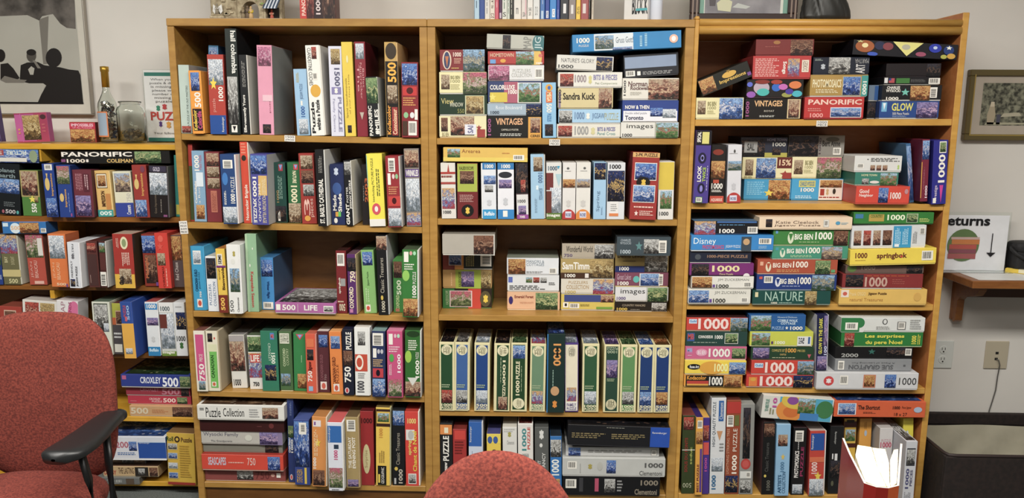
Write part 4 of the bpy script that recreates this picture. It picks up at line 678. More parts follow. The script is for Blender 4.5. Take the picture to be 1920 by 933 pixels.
S_(g, 'first pile from left', c, SEG['C1'], 530, [
 '432 735 395|3aa0d2,2a80b0,,3a90c0|sky blue box with basket picture|p:52,3,98,97:autm;l:6,24,46,90:8ad0f0:7;s:42,16,64,54:e8d040',
 '422 740 254|e9e0ac,c8c088,,d8d098|cream box with castle reflection|p:6,16,22,90:sepia;p:28,4,68,96:sea;r:70,50,100,100:6a2824;T:74,62,98,90:e8c8a0:H:15%;s:76,4,98,40:a03830;r:82,2,100,30:a03830;t:5,4,20,14:8a8450:H:BIG BEN',
 '410 712 125 |2c3040,22242e,,3a3c48|dark grey-blue box with white tag|p:1,4,52,96:dark;r:8,22,36,78:9a9a98;T:14,32,30,68:3a3a3a:H:SAL;T:56,80,98,94:8a8aa0:H:HOME TOWN;T:68,54,96,74:c0c0b8:H:1000;r:52,0,100,22:b0a840;p:68,10,86,50:dark'], depth=.2)
S_(g, 'second pile from left', c, SEG['C1'], 530, [
 '738 1070 392|3aa2d6,2a80b0,,3a90c0|sky blue box with wreath map|r:14,62,46,92:d8d060;T:16,66,44,88:3a70a0:H:CHARLES WYSOCKI;T:18,40,44,58:w:H:1000;l:8,8,48,24:c8e8f8:2;r:53,3,99,97:e8dcd0;p:55,60,97,94:autm;r:56,24,64,54:a83428;z:66,20,74,60:c8a878;c:80,30,86,56:3a3028;l:54,10,96,20:a83428:1',
 '742 1060 252|ebe3b4,c8c088,,d8d098|cream box with pink lighthouse flowers|p:4,20,22,86:sepia;T:26,62,42,84:8a8450:H:BIG BEN;t:26,46,42,60:8a8450:H:1000;l:24,24,44,42:b0a870:3;p:50,2,99,98:flow',
 '722 1080 112|8c8880,6a6660,,9a968e|grey box with dim picture|p:0,3,53,97:dark;T:60,48,92,76:3a3632:H:Bert Anne;c:66,70,90,92:5a564c;b:80,10,94,42:k;T:54,12,58,88:5a4a50:U:1000'], depth=.2)
S_(g, 'third pile from left', c, SEG['C1'], 546, [
 '1118 1498 440 y-.018|d8402c,a83024,,c84a38|scarlet box with blue village picture|T:6,62,24,84:f0d8d0:H:Good;T:6,38,32,58:f0d8d0:H:Neighbor;p:42,10,60,92:blue;T:64,30,84,68:f0e0d8:H:1000;c:90,58,97,86:c08890',
 '1115 1425 352 y.0|2f7e6c,246454,,a8c0b0|teal box with winding road picture|T:14,72,50,88:d0d8a8:H:HOME TOWN;p:58,4,96,96:garden;p:16,12,32,54:bw;c:34,16,56,38:d8d8d0',
 '1070 1448 244 y.0|dadad6,b8b8b4,,d0d0cc|white box with three tiny faces|b:6,24,20,52:k;p:34,12,44,44:people;p:47,12,57,44:people;p:60,12,70,44:people;l:34,64,96,88:4a4a4a:3;z:90,14,96,50:a8c858;l:26,72,30,84:4a4a4a:1'], yf=-.004, depth=.2)
stand(g, c, SEG['C1'], [
 '1470 170 1492 540 30 y.04 d.22|3a6a98,3a6080,,5a80a0|blue sailing box, edge-on|p:4,4,96,96:sea|left of right-end upright boxes',
 '1545 142 1528 548 78 y-.004|7a2038,5a1830,,e0c8c0|burgundy box with bay picture|p:4,68,96,98:sea;r:-2,6,10,64:e0a830;T:60,6,90,26:e8d8e0:U:1000;l:34,20,44,60:c07a90:2:U|maroon one of the right-end upright boxes',
 '1650 148 1632 562 92 y-.012|2c2c8c,22226c,,e8e8ec|indigo box with white 1000, leaning right|r:40,80,88,98:w;p:44,81.5,84,96.5:green;T:38,34,84,78:w:U:1000;t:14,6,40,30:f0e0f0:U:Prestige;v:50,2,76,30:d03a9a;r:8,2,30,10:w|rightmost upright box'], yf=.0, depth=.2)
c = (1260, 380, R5); g = 'third shelf, '+RB
S_(g, 'left pile', c, SEG['C2'], 665, [
 '98 515 572|dedbd0,b8b4a8,,a8a49c|lowest white box with red boats|p:1,12,33,92:sea;t:42,64,92,88:8a8a84:H:JIM ZUCKERMAN;T:40,12,60,40:3a3a34:H:1000;b:85,14,96,46:k;r:34,14,38,36:6a4a98',
 '132 548 487|e2dfd6,b8b4a8,,a8a49c|white box with orange city picture|p:1,10,33,96:autm;t:42,60,92,84:8a8a84:H:JIM ZUCKERMAN;T:40,10,60,38:3a3a34:H:1000;b:84,14,97,56:k;r:34,14,38,36:6a4a98',
 '120 548 400|7c2a74,5a2054,,3a2438|purple box with cream 1000|p:3,6,30,96:dark;T:35,34,78,84:e8d8a0:H:1000;t:47,10,68,24:e8d8a0:H:Piece Puzzle;c:84,-20,94,24:e8e0e0',
 '112 522 318|1c2438,141a28,,b8b8b4|dark navy box with bronze letters|T:28,44,94,68:a07a60:H:1000-PIECE PUZZLE;c:8,28,18,74:4a5058',
 '120 670 213 y-.02|2a86cc,1f6ca8,,d0d4d8|bright blue box with white script|t:3,34,30,84:e8f4fa:H:Disney;T:14,14,40,40:c84a78:H:PHOTOMOSAICS;t:42,18,60,40:e8f0f4:H:JIGSAW PUZZLE;r:61,4,73,92:3a4a58;c:63,40,71,80:c8a070;b:82,46,97,82:k;l:82,16,94,36:a0d0f0:3',
 '148 575 118 y-.006|12151c,0e1014,5a7a98,30405a|black box with blue tag band|p:1,0,34,98:mix;T:40,10,64,42:w:H:1000;b:84,8,100,58:k;r:36,86,98,98:3a6aa8;l:40,66,90,76:5a9ac8:1'], yf=-.01, depth=.24)
S_(g, 'middle pile', c, SEG['C2'], 675, [
 '540 1062 582|184c46,103a34,,8a9a8c|deep teal box with yellow harness picture|t:16,28,64,94:a8c8b8:H:NATURE;T:24,8,32,22:e8e0c8:H:1000;l:34,10,52,20:a8c8b8:1;p:67,2,82,98:gold;r:3,56,7,90:d8d0a0',
 '568 1102 475|223c80,1a2e64,,8a98a8|navy box with red covered bridge|r:3,72,7,88:d05048;b:9,48,20,90:k;c:23,24,30,84:d8dce8;v:24,34,29,74:223c80;T:29,42,49,76:w:H:BIG BEN;T:51,40,68,86:w:H:1000;p:69,2,97,98:mtn;l:32,22,62,34:8a9ac8:1',
 '574 1108 375|b04c30,8a3a26,,c8a088|rust orange box with forest stream|r:3,60,7,86:e0a888;c:10,18,17,84:e0d8b8;v:11,30,16,76:b04c30;T:19,46,42,78:f0e0d0:H:BIG BEN;T:44,46,63,90:f0e0d0:H:1000;p:72,4,91,96:green;r:92,14,97,34:5aa06a;l:24,14,58,34:e0a060:2',
 '642 1178 285|3c9478,2c7a62,,a8b8a8|sea-green box with sunset huts|r:4,70,8,90:3a9aa8;c:10,16,17,84:d8e0c8;v:11,30,16,76:3c9478;T:19,46,42,82:f0f0e0:H:BIG BEN;T:44,46,63,92:f0f0e0:H:1000;p:65,4,92,96:city;l:24,16,54,34:b0d8a8:2',
 '660 1188 175|38803a,2a662c,,a8b080|grass green box with autumn barn|r:3,76,6,94:5a9ad0;c:19,14,27,86:d8e0c0;v:20,30,26,76:38803a;T:28,38,52,74:f0f0e0:H:BIG BEN;T:55,38,77,86:f0f0e0:H:1000;p:79,4,98,96:brown;l:34,20,70,28:b0d090:1',
 '570 1206 92 y-.022|e8cfb0,c8b090,,e0c8a8|long beige box with square code|p:7,20,14,84:dark;t:18,48,64,72:6a5448:H:Katie Cleelock;t:16,24,66,42:6a5448:H:Jigsaw Puzzle;r:69,22,75,80:c8c8c0;b:70,26,74,76:5a6a68;c:82,40,87,68:4a9ac0;l:88,40,96,60:8ab0c0:2'], yf=-.012, depth=.24)
S_(g, 'right pile', c, SEG['C2'], 665, [
 '1118 1705 572|e4b850,c09838,,d8b058|amber box with jigsaw lettering|r:2,50,11,96:e8d8c8;c:4,60,9,84:d05a48;t:12,60,30,82:f0dca0:H:Frank OSGO;T:33,62,54,82:5a3a18:H:Jigsaw Puzzle;t:12,26,50,46:c08a38:H:natural Treasures;c:85,28,93,80:d8a848',
 '1140 1678 470|8a2c2c,6a2424,,|dark red box with skyline and 1000|p:4,14,26,96:dark;T:28,14,56,80:c8a090:H:1000;l:30,84,86,90:d86a30:1;l:62,30,80,68:a85048:3',
 '1160 1682 415|6c544c,4a3a34,,7a6a60|dull brown box|c:2,20,14,110:5a7a38;T:20,48,38,96:9a8478:H:1000;p:78,10,98,98:dark',
 '1180 1768 312 y-.03 a2|eed228,c8ac20,,e0c850|bright yellow box, brown lettering|T:6,46,20,80:6a2a20:H:1000;l:6,30,20,36:8a5a20:1;T:31,34,66,76:6a2a20:H:springbok;c:58.5,44,61,60:c83a2a;b:83,26,96,84:k',
 '1205 1702 155 y-.02 a1.5|d6d8da,b8babc,c8c8c8,e0e0e0|tall white box with four pictures|p:3,14,13,80:people;p:16,14,26,80:red;p:29,14,39,80:people;p:42,14,54,80:brown;r:56,2,80,98:2a98c8;l:58,16,66,90:b8e0f0:4:U;l:68,16,76,90:b8e0f0:4:U;b:91,60,98,90:k:U;l:82,20,88,80:8a8a8a:3:U;r:58,6,64,18:e8f0f4',
 '1192 1750 60 y-.004|2c7c30,1f5c24,,20481f|green box wedged under shelf|r:2,50,12,86:3a7aa8;r:19,26,38,84:b89a3c;T:21,56,36,80:3a6a28:H:COUNTRY;T:42,36,64,82:e8f0d0:H:1000;r:66,18,80,90:d8e0c8;p:66.5,20,79.5,88:green;l:82,20,96,54:c8d870:3'], yf=-.01, depth=.24)
c = (1260, 570, R5); g = 'fourth shelf, '+RB
S_(g, 'first pile from left', c, SEG['C3'], 548, [
 '82 472 465|e89a1c,c07c18,,e8c070|orange and black box|r:3,6,68,94:1c1a18;T:5,58,38,90:e89a1c:H:Kodacolor;r:5,14,42,50:c03a30;r:5,12,42,26:e0a030;T:43,14,66,84:w:H:1000;p:69,4,98,92:autm',
 '80 490 372 y-.008|efcf22,c8ac1c,,e8d8b0|yellow box with orange dots|c:4,36,26,76:1c1c1c;T:8,46,23,66:e8e8e8:H:Rose Art;c:24,4,64,96:e0a020;T:48,22,70,80:f0f0a0:H:1000;p:72,8,99,90:sea',
 '90 500 278 |d0608a,a84c70,,d8c8c0|rose pink box with 1000|r:2,46,12,92:c870a0;T:3,60,11,86:8ab0d8:H:MB;c:17,28,36,84:e090b0;T:20,40,33,72:f0d8e0:H:BIG BEN;T:38,22,73,86:w:H:1000;p:76,14,98,88:green;l:4,30,12,38:f0d0e0:1',
 '90 500 178|24443e,1c342e,,3a5650|dark green box with bridge photo|r:2,34,14,90:3a5a98;T:3,46,13,84:c84a3a:H:MB;T:20,54,44,74:e8e8e0:H:CONNOISSEUR;T:47,50,60,76:e8e8e0:H:1000;r:63,18,85,90:c8c8c0;p:64,22,84,86:green;l:12,22,56,30:a8b8a8:1',
 '93 500 85|cc3a2c,a02c22,402020,c8a088|red box with meadow picture|r:4,56,17,88:c8dcec;T:5,64,16,82:3a7ab8:H:Guild;T:19,14,69,94:f0d8d0:H:1000;p:72,2,100,98:mtn;r:71.5,0,72,100:e8c838'], yf=-.004, depth=.22)
S_(g, 'second pile from left', c, SEG['C3'], 556, [
 '498 946 468|cc3628,9c2a20,,d0b0a8|scarlet box with fireworks picture|r:4,10,16,84:e07a28;T:5,18,15,46:e8c030;c:6,50,14,80:d8a030;r:4,10,5,84:e0a030;T:20,12,69,92:f0d8d0:H:1000;p:70,2,99,98:night'.replace('T:5,18,15,46:e8c030;', ''),
 '532 948 372|ce3a2a,9e2c22,,d0b0a8|red box with mountain village picture|r:5,50,19,82:c8dcec;T:6,58,18,76:3a7ab8:H:Guild;T:22,14,69,90:f0d8d0:H:1000;p:74,4,100,98:mtn',
 '530 948 278 y.0|23422c,1a3222,,4a5e4a|dark green box with town picture|p:3,10,29,90:purple;t:33,62,54,80:d8c060:H:COMPLETE SET;T:55,56,72,88:e0a030:H:1000;t:74,62,86,78:d8c060:H:PIECES;T:46,36,56,48:c8a860:H:CASTLE;v:90,14,96,44:c85a68;l:34,14,72,22:c8c8a0:1',
 '522 945 182 m|c8cc32,a4a828,,d8d8a0|lime yellow box with price sticker|p:3,8,32,92:garden;T:40,16,56,38:e8e8d0:H:1000;r:75,6,97,70:dcdcdc;T:77,20,86,60:3a3a4a:U:SALE;r:92,20,95,66:2a5a98;r:34,18,37,36:5a3a70',
 '518 895 68 y-.004|1f5c9c,184878,,2a6aa0|blue box with cottage walk picture|p:3,6,39,96:garden;T:50,58,86,74:c8e0f0:H:COBBLE WALK;T:56,42,82,56:c8e0f0:H:COTTAGE;t:50,82,84,92:c8e0f0:H:Howard Dickson;t:41,12,62,30:b0d0f0:H:PUZZLE;s:64,10,70,34:w;T:73,10,95,32:w:H:1000'], yf=-.004, depth=.22)
S_(g, 'right pile', c, SEG['C3'], 530, [
 '968 1648 452 y-.02|d2d2d4,b8b8bc,,c8c8c8|wide white box with two tiny pictures|c:7,24,17,80:d03a3c;z:8,34,16,70:e8e0e0;b:23,30,31,84:5a5a5a;r:46,14,58,90:c8785a;p:47,20,57,86:autm;p:67,14,78,92:blue;t:81,32,98,74:3a3a3a:H:1000',
 '1090 1602 362|8b8d90,74767a,,808286|grey box with upside-down letters|b:4,14,12,86:k:U;T:18,16,76,54:5a5c60:I:SUE GRAFTON;t:22,64,78,78:5a5c60:I:A Piece of Learning Fun;z:88,40,93,60:5a5c60',
 '1092 1610 280 y.0|151416,101012,,2a2a2c|black box lettered 2000|T:8,12,30,44:a8a8a4:H:2000;s:42,34,52,86:2f6a60;p:66,20,92,96:dark;b:90,30,98,88:k',
 '1132 1678 184 a0.6|227a34,1a5c28,,a8c090|green box with yellow French lettering|p:4,4,16,96:red;T:29,58,77,88:e8dc30:H:Les surprises;T:30,14,75,46:e8dc30:H:du pere Noel;T:86,22,92,80:e8dc30:U:1000;l:93,20,97,90:e8dc30:2:U;r:58,48,60,52:e8dc30',
 '1132 1692 85|dadcd8,b0b4ac,,c8ccc4|white box with green left end|c:-8,-40,30,140:dadcd8;r:0,2,22,98:2a7c44;c:16,30,28,98:2a7c44;r:5,16,20,66:w;b:6,18,19,64:k;c:49,54,55,92:3a3a3a;c:50,58,54,88:dadcd8;r:67,20,77,74:6a6a68;b:68,24,76,70:k;l:82,20,96,90:9a9a98:5;l:42,20,60,44:b8b8b4:3'], yf=-.004, depth=.22)
stand(g, c, SEG['C3'], ['968 70 958 450 78 y-.006 tr onbox|1c2048,c8c8d0,,d0d0d8|dark blue upright box with yellow lettering|T:18,30,48,94:e0d830:U:GLOW IN THE DARK;p:60,28,92,98:purple;T:64,28,88,44:c8d0f0:U:100;p:10,2,90,26:purple|only upright box'], depth=.2)
c = (1260, 720, R5); g = 'bottom shelf, '+RB
stand(g, c, SEG['C4'], [
 '72 208 62 720 84|34401e,283218,7a3a30,d0ccb8|dark olive box bound with string|p:8,82,86,98:red;T:20,28,44,72:8c2a24:U:SOUS DU PONTS;t:60,38,78,60:c8d060:U:seduc;t:10,8,78,14:b8b898:I:500;r:-4,56,100,57:d8d4c8',
 '160 220 150 752 48 y-.01|e0a028,c08820,3a2868,|narrow orange box with barcode|b:20,86,90,96:k;p:4,66,96,82:autm;T:20,4,50,40:6a2030:U:BEST PUZZLE;r:60,4,90,60:5a3a90',
 '208 222 200 752 44 y-.002|483088,3a2670,e0a838,|narrow purple box|p:6,70,90,90:red;T:28,30,66,48:c04a9a:U:1000;r:8,52,90,68:d04a40',
 '265 90 250 714 96|d6d8da,b0b2b4,6a6860,e0e0e0|white box with blue label|r:50,76,84,97:2a62a8;t:56,78,78,95:w:U:Clementoni;t:10,50,34,96:3a4a5a:U:HIGH QUALITY PUZZLE;v:40,56,80,66:c89060;p:10,24,86,38:snow;T:12,5,42,20:2a6a98:U:1000;l:60,44,90,54:8a8a8a:3',
 '368 104 352 690 92|964424,743420,5a2a20,c8a088|rust box with lightning picture|r:0,86,100,98:b83028;b:2,72,50,84:k:D;r:56,73,90,84:6a6a30;T:46,22,82,42:f0e8d8:U:1000;t:50,46,78,70:f0e8d8:U:PUZZLE;p:2,2,92,20:night;t:6,22,24,70:e0a888:U:LIGHTNING STRIKING TREE',
 '460 132 448 670 92|8e8e8a,70706c,9a9a94,|grey box with red seal|p:20,40,72,96:dark;c:10,28,80,40:b83a34;c:20,30,68,38:c8504a;r:6,18,86,26:d8d8d4;b:52,19,80,25:k;p:8,2,84,16:bw',
 '612 252 592 770 80 |131214,5a3a3c,5a3a3c,|black box with pink cover side|p:6,80,90,98:brown;T:40,6,70,20:6a6a60:U:1000;c:16,24,36,28:d8c048;t:22,32,50,72:5a5a58:U:Classic Treasures',
 '700 268 682 765 92 y-.01|8ab8dc,6a98bc,a0c0d8,|powder blue crumpled box|p:12,70,80,86:people;T:34,34,62,48:4a7aa0:U:1000;s:34,50,66,60:d8b848;T:20,4,44,30:2a5a80:U:ARTISTS;t:50,4,74,34:2a5a80:U:COLLECTION',
 '812 290 788 765 88|161416,101010,3a2428,|black box lettered in white and magenta|b:14,80,76,96:k:U;T:18,26,50,66:e8e4e0:U:PHOTOMOSAICS;T:62,28,84,72:9a2a5a:U:PUZZLE;p:10,2,84,16:snow;l:36,68,46,84:c8c8c8:1:U',
 '922 310 905 765 108 y-.004 tr|c43c2c,98302c,b8a8a0,e8e4de|red box with blue square block|r:6,70,88,96:2050a0;t:10,72,26,94:w:U:Ravensburger;T:14,34,50,52:f0d0c8:U:1000;s:32,22,78,38:e8c830;p:4,0,90,26:snow;r:2,52,90,60:d86a40',
 '1058 280 1034 765 88 y.01|1a1a1c,141416,241c1c,|large black box with toy castle|t:30,74,48,92:c8c8c4:D:Ravensburger;r:20,52,30,60:d8d8d8;r:40,50,60,60:d8d8d8;p:10,24,96,50:dark;c:20,12,40,20:5a5a44',
 '1150 228 1120 765 82 y.04|e0b428,7a3a20,3a2420,|yellow box with framed parrot picture|r:-2,60,100,96:4a1c18;r:6,66,96,88:d8b030;p:14,69,92,85:garden;r:20,94,80,98:2a1a10',
 '1255 228 1226 765 78 y.036|dd9a2c,b87c20,e0a840,|amber box with small globe|c:40,76,62,84:a8b8c8;l:36,86,60,96:a87020:2:U',
 '1388 292 1362 765 86 y-.012|cfcac8,a09c98,b8b4b0,|white box with pink 1000|t:14,80,84,84:c08a98:H:PUZZLE;T:8,72,92,80:c04a68:H:1000',
 '1538 380 1510 770 100 y-.11|c9cad0,a8a9ae,bw,e0e0e0|white box with grey photo, jutting out|r:10,64,86,90:3a3a40;p:12,66,84,88:bw;T:14,30,44,60:4a4a78:U:1000;T:52,34,74,58:5a5a78:U:PIECES;l:10,2,70,26:8a8a90:5:U',
 '1606 228 1592 765 66 y.02|e2d420,c0b41c,c8bc28,|tall acid yellow box at right end|c:24,70,54,84:7a98a8;r:20,10,40,24:2a2a18;c:34,76,50,84:d8e0e8'], yf=.0, depth=.235)
loose(c, 592, 222, 1062, 256, 153, -.016, .2, 'd6d4cc,b0aea8,,c89080', 'white box with underwater scene, aslant over upright boxes, bottom shelf, right bookcase',
 'r:24,2,98,98:4aa8c8;c:20,-10,58,90:e08a28;c:30,10,52,58:d06a1c;c:26,48,66,120:d8b830;c:34,66,50,102:8a4a98;p:50,30,74,98:garden;c:76,16,100,92:3a7a48;r:54,2,80,34:3a80c0;T:4,30,9,84:6a9a88:U:THISTLE;T:14,50,20,92:c04a98:U:10;l:10,20,18,48:8a8a60:2:U')
loose(c, 1084, 216, 1692, 222, 104, -.016, .22, 'd85a28,b04a22,sea,e0a080', 'orange-red box with chapel picture, lying over upright boxes, bottom shelf, right bookcase',
 'r:4,14,24,88:e0e4e8;p:5,17,23,85:sea;T:26,48,50,76:3a1c14:H:The Shortcut;l:32,22,46,34:5a2a1c:2;T:64,52,72,72:3a1c14:H:1000;t:74,52,84,72:3a1c14:H:Piece Jigsaw;t:66,10,80,30:3a1c14:H:18 x 27;c:87,32,96,68:a8b8d0')
# ---------------------------------------------------------------- left wall unit (its boards stand back from the bookcases)
YW = .13
c = (0, 260, 5.183); g = 'top row, '+WU; KW = dict(Y=YW, back=.31)
stand(g, c, SEG['W0'], [
 '-20 245 -5 740 205|10161a,0c1014,,|black box with coral reef picture|p:0,42,98,70:sea;T:6,80,80,90:7a8a8c:H:planet;T:2,72,80,80:7a8a8c:H:earth;T:30,3,78,11:c0b8b8:H:500;l:24,16,84,26:6a7274:3;c:14,3,26,10:a85a68;c:82,3,94,10:4aa8a0',
 '168 308 208 746 196 d.055|4c8034,5a5438,,b0a860|green box with crowd picture|r:-1,42,101,101:a89a58;p:6,45,92,98:people;s:38,28,78,46:e8d840;T:50,8,78,28:w:U:550;p:70,30,90,44:gold',
 '402 242 455 735 112 y.05 d.08|20408e,183068,,|tall blue box with gold hat logo|r:22,88,88,99:dcdcdc;b:26,89,84,98:k;T:62,40,84,82:d8a048:U:Impressions;c:14,50,54,74:d8b868;v:28,70,44,82:d8b868;p:10,2,96,36:blue',
 '540 255 585 752 135 y.045|22408c,183068,,|blue box with fruit picture on top|p:3,64,92,98:flow;T:44,20,64,54:d8a048:U:Impressions;c:10,30,40,46:d8b868;l:70,10,80,50:7a90c8:1:U;r:80,2,90,8:a04a8a',
 '692 302 730 750 188 y.055|6e2c38,50202a,,|maroon box with collage picture|l:14,50,50,92:b87a84:5:D;r:56,54,86,92:5a2430;l:60,56,82,90:c8a0a4:2:D;p:8,3,88,46:purple',
 '908 310 955 750 152 tr|e0b462,c89a4c,,e8c880|yellow tan box with teal foot|r:10,62,78,94:5a3a20;r:13,63.5,75,92.5:e8e0c8;p:18,66,70,90:autm;T:30,22,56,56:5a3418:U:IMPRESSION;r:-2,0,100,15:2f9a94;T:12,3,90,12:e8f0e8:I:500;r:60,15,90,50:c8843c',
 '1090 318 1135 758 175|dcd8bc,b8b498,,|cream and blue box with street scene|p:8,55,92,96:city;r:0,0,100,31:32449a;T:60,5,84,26:d8d8d8:U:Conners;t:66,34,88,52:c8c4c0:U:750',
 '1276 254 1320 755 138 y.055|9a3028,6c201c,,|red box with gold hat logo|T:54,42,76,84:d8a048:U:Impressions;c:10,54,42,74:d8b868;v:20,70,34,82:d8b868;p:6,2,84,34:sea;c:60,86,90,98:7a3a50',
 '1440 262 1462 752 185 tr y.055|1c1414,2c282c,,5a5658|black box with wedding carriage picture|p:4,44,94,86:snow;r:6,88,92,99:3a3448;T:24,89,60,97:c0b8c8:H:GOLD;t:24,8,40,44:7a6a58:U:Great Impressions;l:56,10,64,40:8a8278:1:U;r:70,2,90,6:8a4a78',
 '1702 160 1724 750 60 y.09|2a8a80,20685e,,c8c040|teal box mostly hidden by bookcase|r:10,4,80,20:c8b838'], yf=.075, depth=.2, **KW)
loose(c, 600, 243, 1655, 240, 122, .075, .18, '141210,0e0c0c,,2a2624', 'long black panoramic box lying across upright boxes, white letters, left wall unit',
 'T:0.5,56,65.5,94:f0e8dc:H:PANORIFIC;T:5,8,22,38:e8dcc8:H:1000;z:22,8,26,40:e8e0d8;T:42,8,66,38:d8b060:H:COLEMAN;r:0,14,4,36:8a4a78;p:68,4,92,96:green;r:12,0,12.2,1:k')
loose(c, -60, 232, 380, 240, 130, .07, .062, '22424c,1a3038,,3a5a60', 'blue-green box lying at upper left corner, upside-down word, left wall unit',
 'p:0,0,100,100:blue;r:0,54,24,96:a84848;T:4,62,20,88:e8d8d0:I:THING;T:30,60,74,92:dce4dc:I:PICTURE;r:0,8,74,38:dcd8cc;c:80,4,98,96:8a9a78')
c = (0, 400, 4.664); g = 'second row, '+WU
stand(g, c, SEG['W1'], [
 '-60 185 -20 612 50|2a3a6a,1c2848,,|blue box cut by the photo edge|p:4,40,96,98:garden;r:0,0,100,36:24408a;t:10,10,80,20:c8d0e0:H:500',
 '-20 180 28 612 165 tr|6c6844,a09c8c,5a6a8a,c8c4b0|olive box with painting picture|p:2,62,94,99:mix;T:16,44,34,56:c8c090:U:BAY;t:52,40,72,56:c8c090:U:EN PASSANT;r:-2,16,100,30:c8b878;T:30,3,80,12:d0c890:H:500',
 '212 180 262 610 152|b84a38,7a4a40,3a3028,|salmon red box with flower basket|p:3,54,96,99:flow;r:68,58,96,92:d8d4cc;t:14,14,30,46:e0a090:U:JEAN;T:36,14,56,48:e0a090:U:BEAUCAU;r:30,2,84,8:e0b0a0',
 '412 178 452 610 152 y.04 d.09|e0742c,b85a24,e07830,|orange box with winter skaters picture|p:4,54,92,97:snow;t:14,16,30,46:f0b080:U:JEAN;T:36,14,56,46:f0b080:U:BEAUCAU;T:30,3,84,8:f0c8a0:H:500;r:84,0,94,6:7a4a88',
 '584 252 610 628 106 y.02 tr|dadce2,b8bac4,c8c8cc,e8e8ea|white box with black lettering|t:36,72,52,96:3a3a40:D:FIRST;z:24,62,60,76:6a6a70;T:56,4,76,48:3a3a40:U:JIGSAW PUZZLE;t:20,24,34,60:3a3a40:U:FRIENDLY;p:10,4,48,20:night',
 '748 242 780 600 95 y.04|5a2c28,40201e,5a2824,|brown-red box with tiny picture|p:8,76,86,96:red;r:8,4,86,72:4a2c2a;l:14,10,24,30:a88a80:1:U',
 '858 240 882 612 62 y.035 tr|4a221e,8a8e88,38302c,d8d4cc|narrow brown box with barcode|p:8,76,86,96:garden;b:4,4,84,34:k:U;r:10,38,86,74:5a2c28',
 '978 178 1014 628 172 y.035|a82c22,403020,b8a08c,|red box with clock and yellow foot|c:38,72,76,95:e0d8b0;c:46,76,68,91:8a9a68;l:16,74,30,92:e0b0a0:2:D;l:40,40,80,66:e8c8b8:5:D;r:0,0,100,22:e0b020;c:-10,8,120,36:e0b020;r:0,26,100,40:a82c22;p:24,8,84,36:sepia;T:20,6,44,22:k:U:Gala',
 '1232 180 1270 628 118|8a2c1c,6a2418,8a2c28,|dark box with blue tree picture|p:2,64,98,97:blue;p:14,6,98,60:brown;T:14,16,42,56:c06838:U:Midnight;r:84,1,100,8:7a4a98',
 '1346 172 1388 630 112 y.035|d03224,a8281e,c03024,|bright scarlet box|c:26,84,66,96:e05848;p:10,42,70,64:sepia;T:38,2,54,40:8a1c14:U:CHRISTMAS;l:64,4,78,40:f0a090:1:U;s:14,68,64,84:d84a3c',
 '1476 190 1515 632 112 y.06|5a4a4a,443a3a,b87858,|grey-brown box with wolf picture|p:4,52,96,98:autm;t:18,14,50,48:d8ccc4:U:Red Chase'], yf=.07, depth=.2, **KW)
loose(c, 26, 176, 408, 176, 104, .06, .073, '2a74b8,1c548c,b87868,2a6aa8', 'blue box with orange sunset lying on upright boxes, second row, left wall unit',
 'r:2,60,14,90:d0e4f0;c:18,2,42,90:d8e8f0;T:20,30,42,66:e8b888:H:500;p:40,4,84,92:autm;b:88,10,100,46:k')
c = (160, 520, 5.832); g = 'third row, '+WU
stand(g, c, SEG['W2'], [
 '-940 320 -910 790 240|a83a2c,74281e,8a4030,|red box with small framed picture|r:20,64,74,92:d8b8a0;p:23,66,71,90:brown;r:0,0,100,30:d89030',
 '-690 262 -672 790 370 d.07|dcd8d0,8fc0d0,b8b0a8,e8e4dc|white box with flower shop picture|p:8,64,48,96:red;p:52,64,94,96:gold',
 '-345 260 -332 790 260 d.07|e0dcdc,c8c4c4,c8c0c0,|white box with pink swirl and letters|t:20,62,40,98:a87888:U:LEAP;c:52,50,110,100:d86a98;T:56,62,70,98:a03a68:U:FRIENDS',
 '66 264 110 800 192 y.05|d6d8c8,b8b8a4,5a6a5a,|white-framed box with white tree|r:10,44,88,97:3a4438;p:12,46,86,95:bw;p:60,44,88,60:snow',
 '268 282 300 800 120 y.06|a8aa2c,3a3028,5a3030,|lime and grey box|r:0,0,100,70:4a4448;r:0,58,100,72:b8582a;r:38,58,120,86:c8a088;p:42,60,118,84:brown;l:10,30,90,44:d8d8d8:2;r:10,4,90,20:d8d4c8',
 '374 266 432 868 128 tr y.01|2b4e9c,b8babc,24448c,2b4ea0|blue and yellow box, larger|r:0,0,100,62:e4a82c;T:52,68,74,94:9ab8e0:U:500;T:24,74,46,94:c04858:U:PUZZLE;z:26,64,60,76:c8586a;p:16,8,74,18:snow',
 '645 266 690 812 138 y.045 tr|dcdfe2,b8babc,a84848,e8e8ea|white box with blue foot and head|r:4,86,96,97:2a86c8;T:16,88,86,96:w:H:1000;p:10,57,96,71:purple;z:26,24,70,38:c8cacc;r:2,0,98,17:2080b8;T:12,8,84,14:d0e8f4:H:Buffalo',
 '796 272 842 812 158 y.045|c8cac4,9a9c96,6a5048,|box with Victorian house photo|r:0,82,100,100:e0e0de;T:12,84,76,93:4a5a60:H:1000;p:4,14,96,80:snow;r:2,52,50,78:6a3028;r:0,0,100,9:6a8a2a;T:4,3,88,10:w:H:Images',
 '976 274 1020 812 130 y.045|d8dadc,b8babc,,|white box with green piece|p:16,50,104,82:night;T:10,28,90,38:4a4a48:H:1000;z:24,12,76,28:3a6a34;l:20,90,80,94:a8a8a8:1'], yf=.06, depth=.2, **KW)
c = (180, 640, 3.186); g = 'fourth row, '+WU
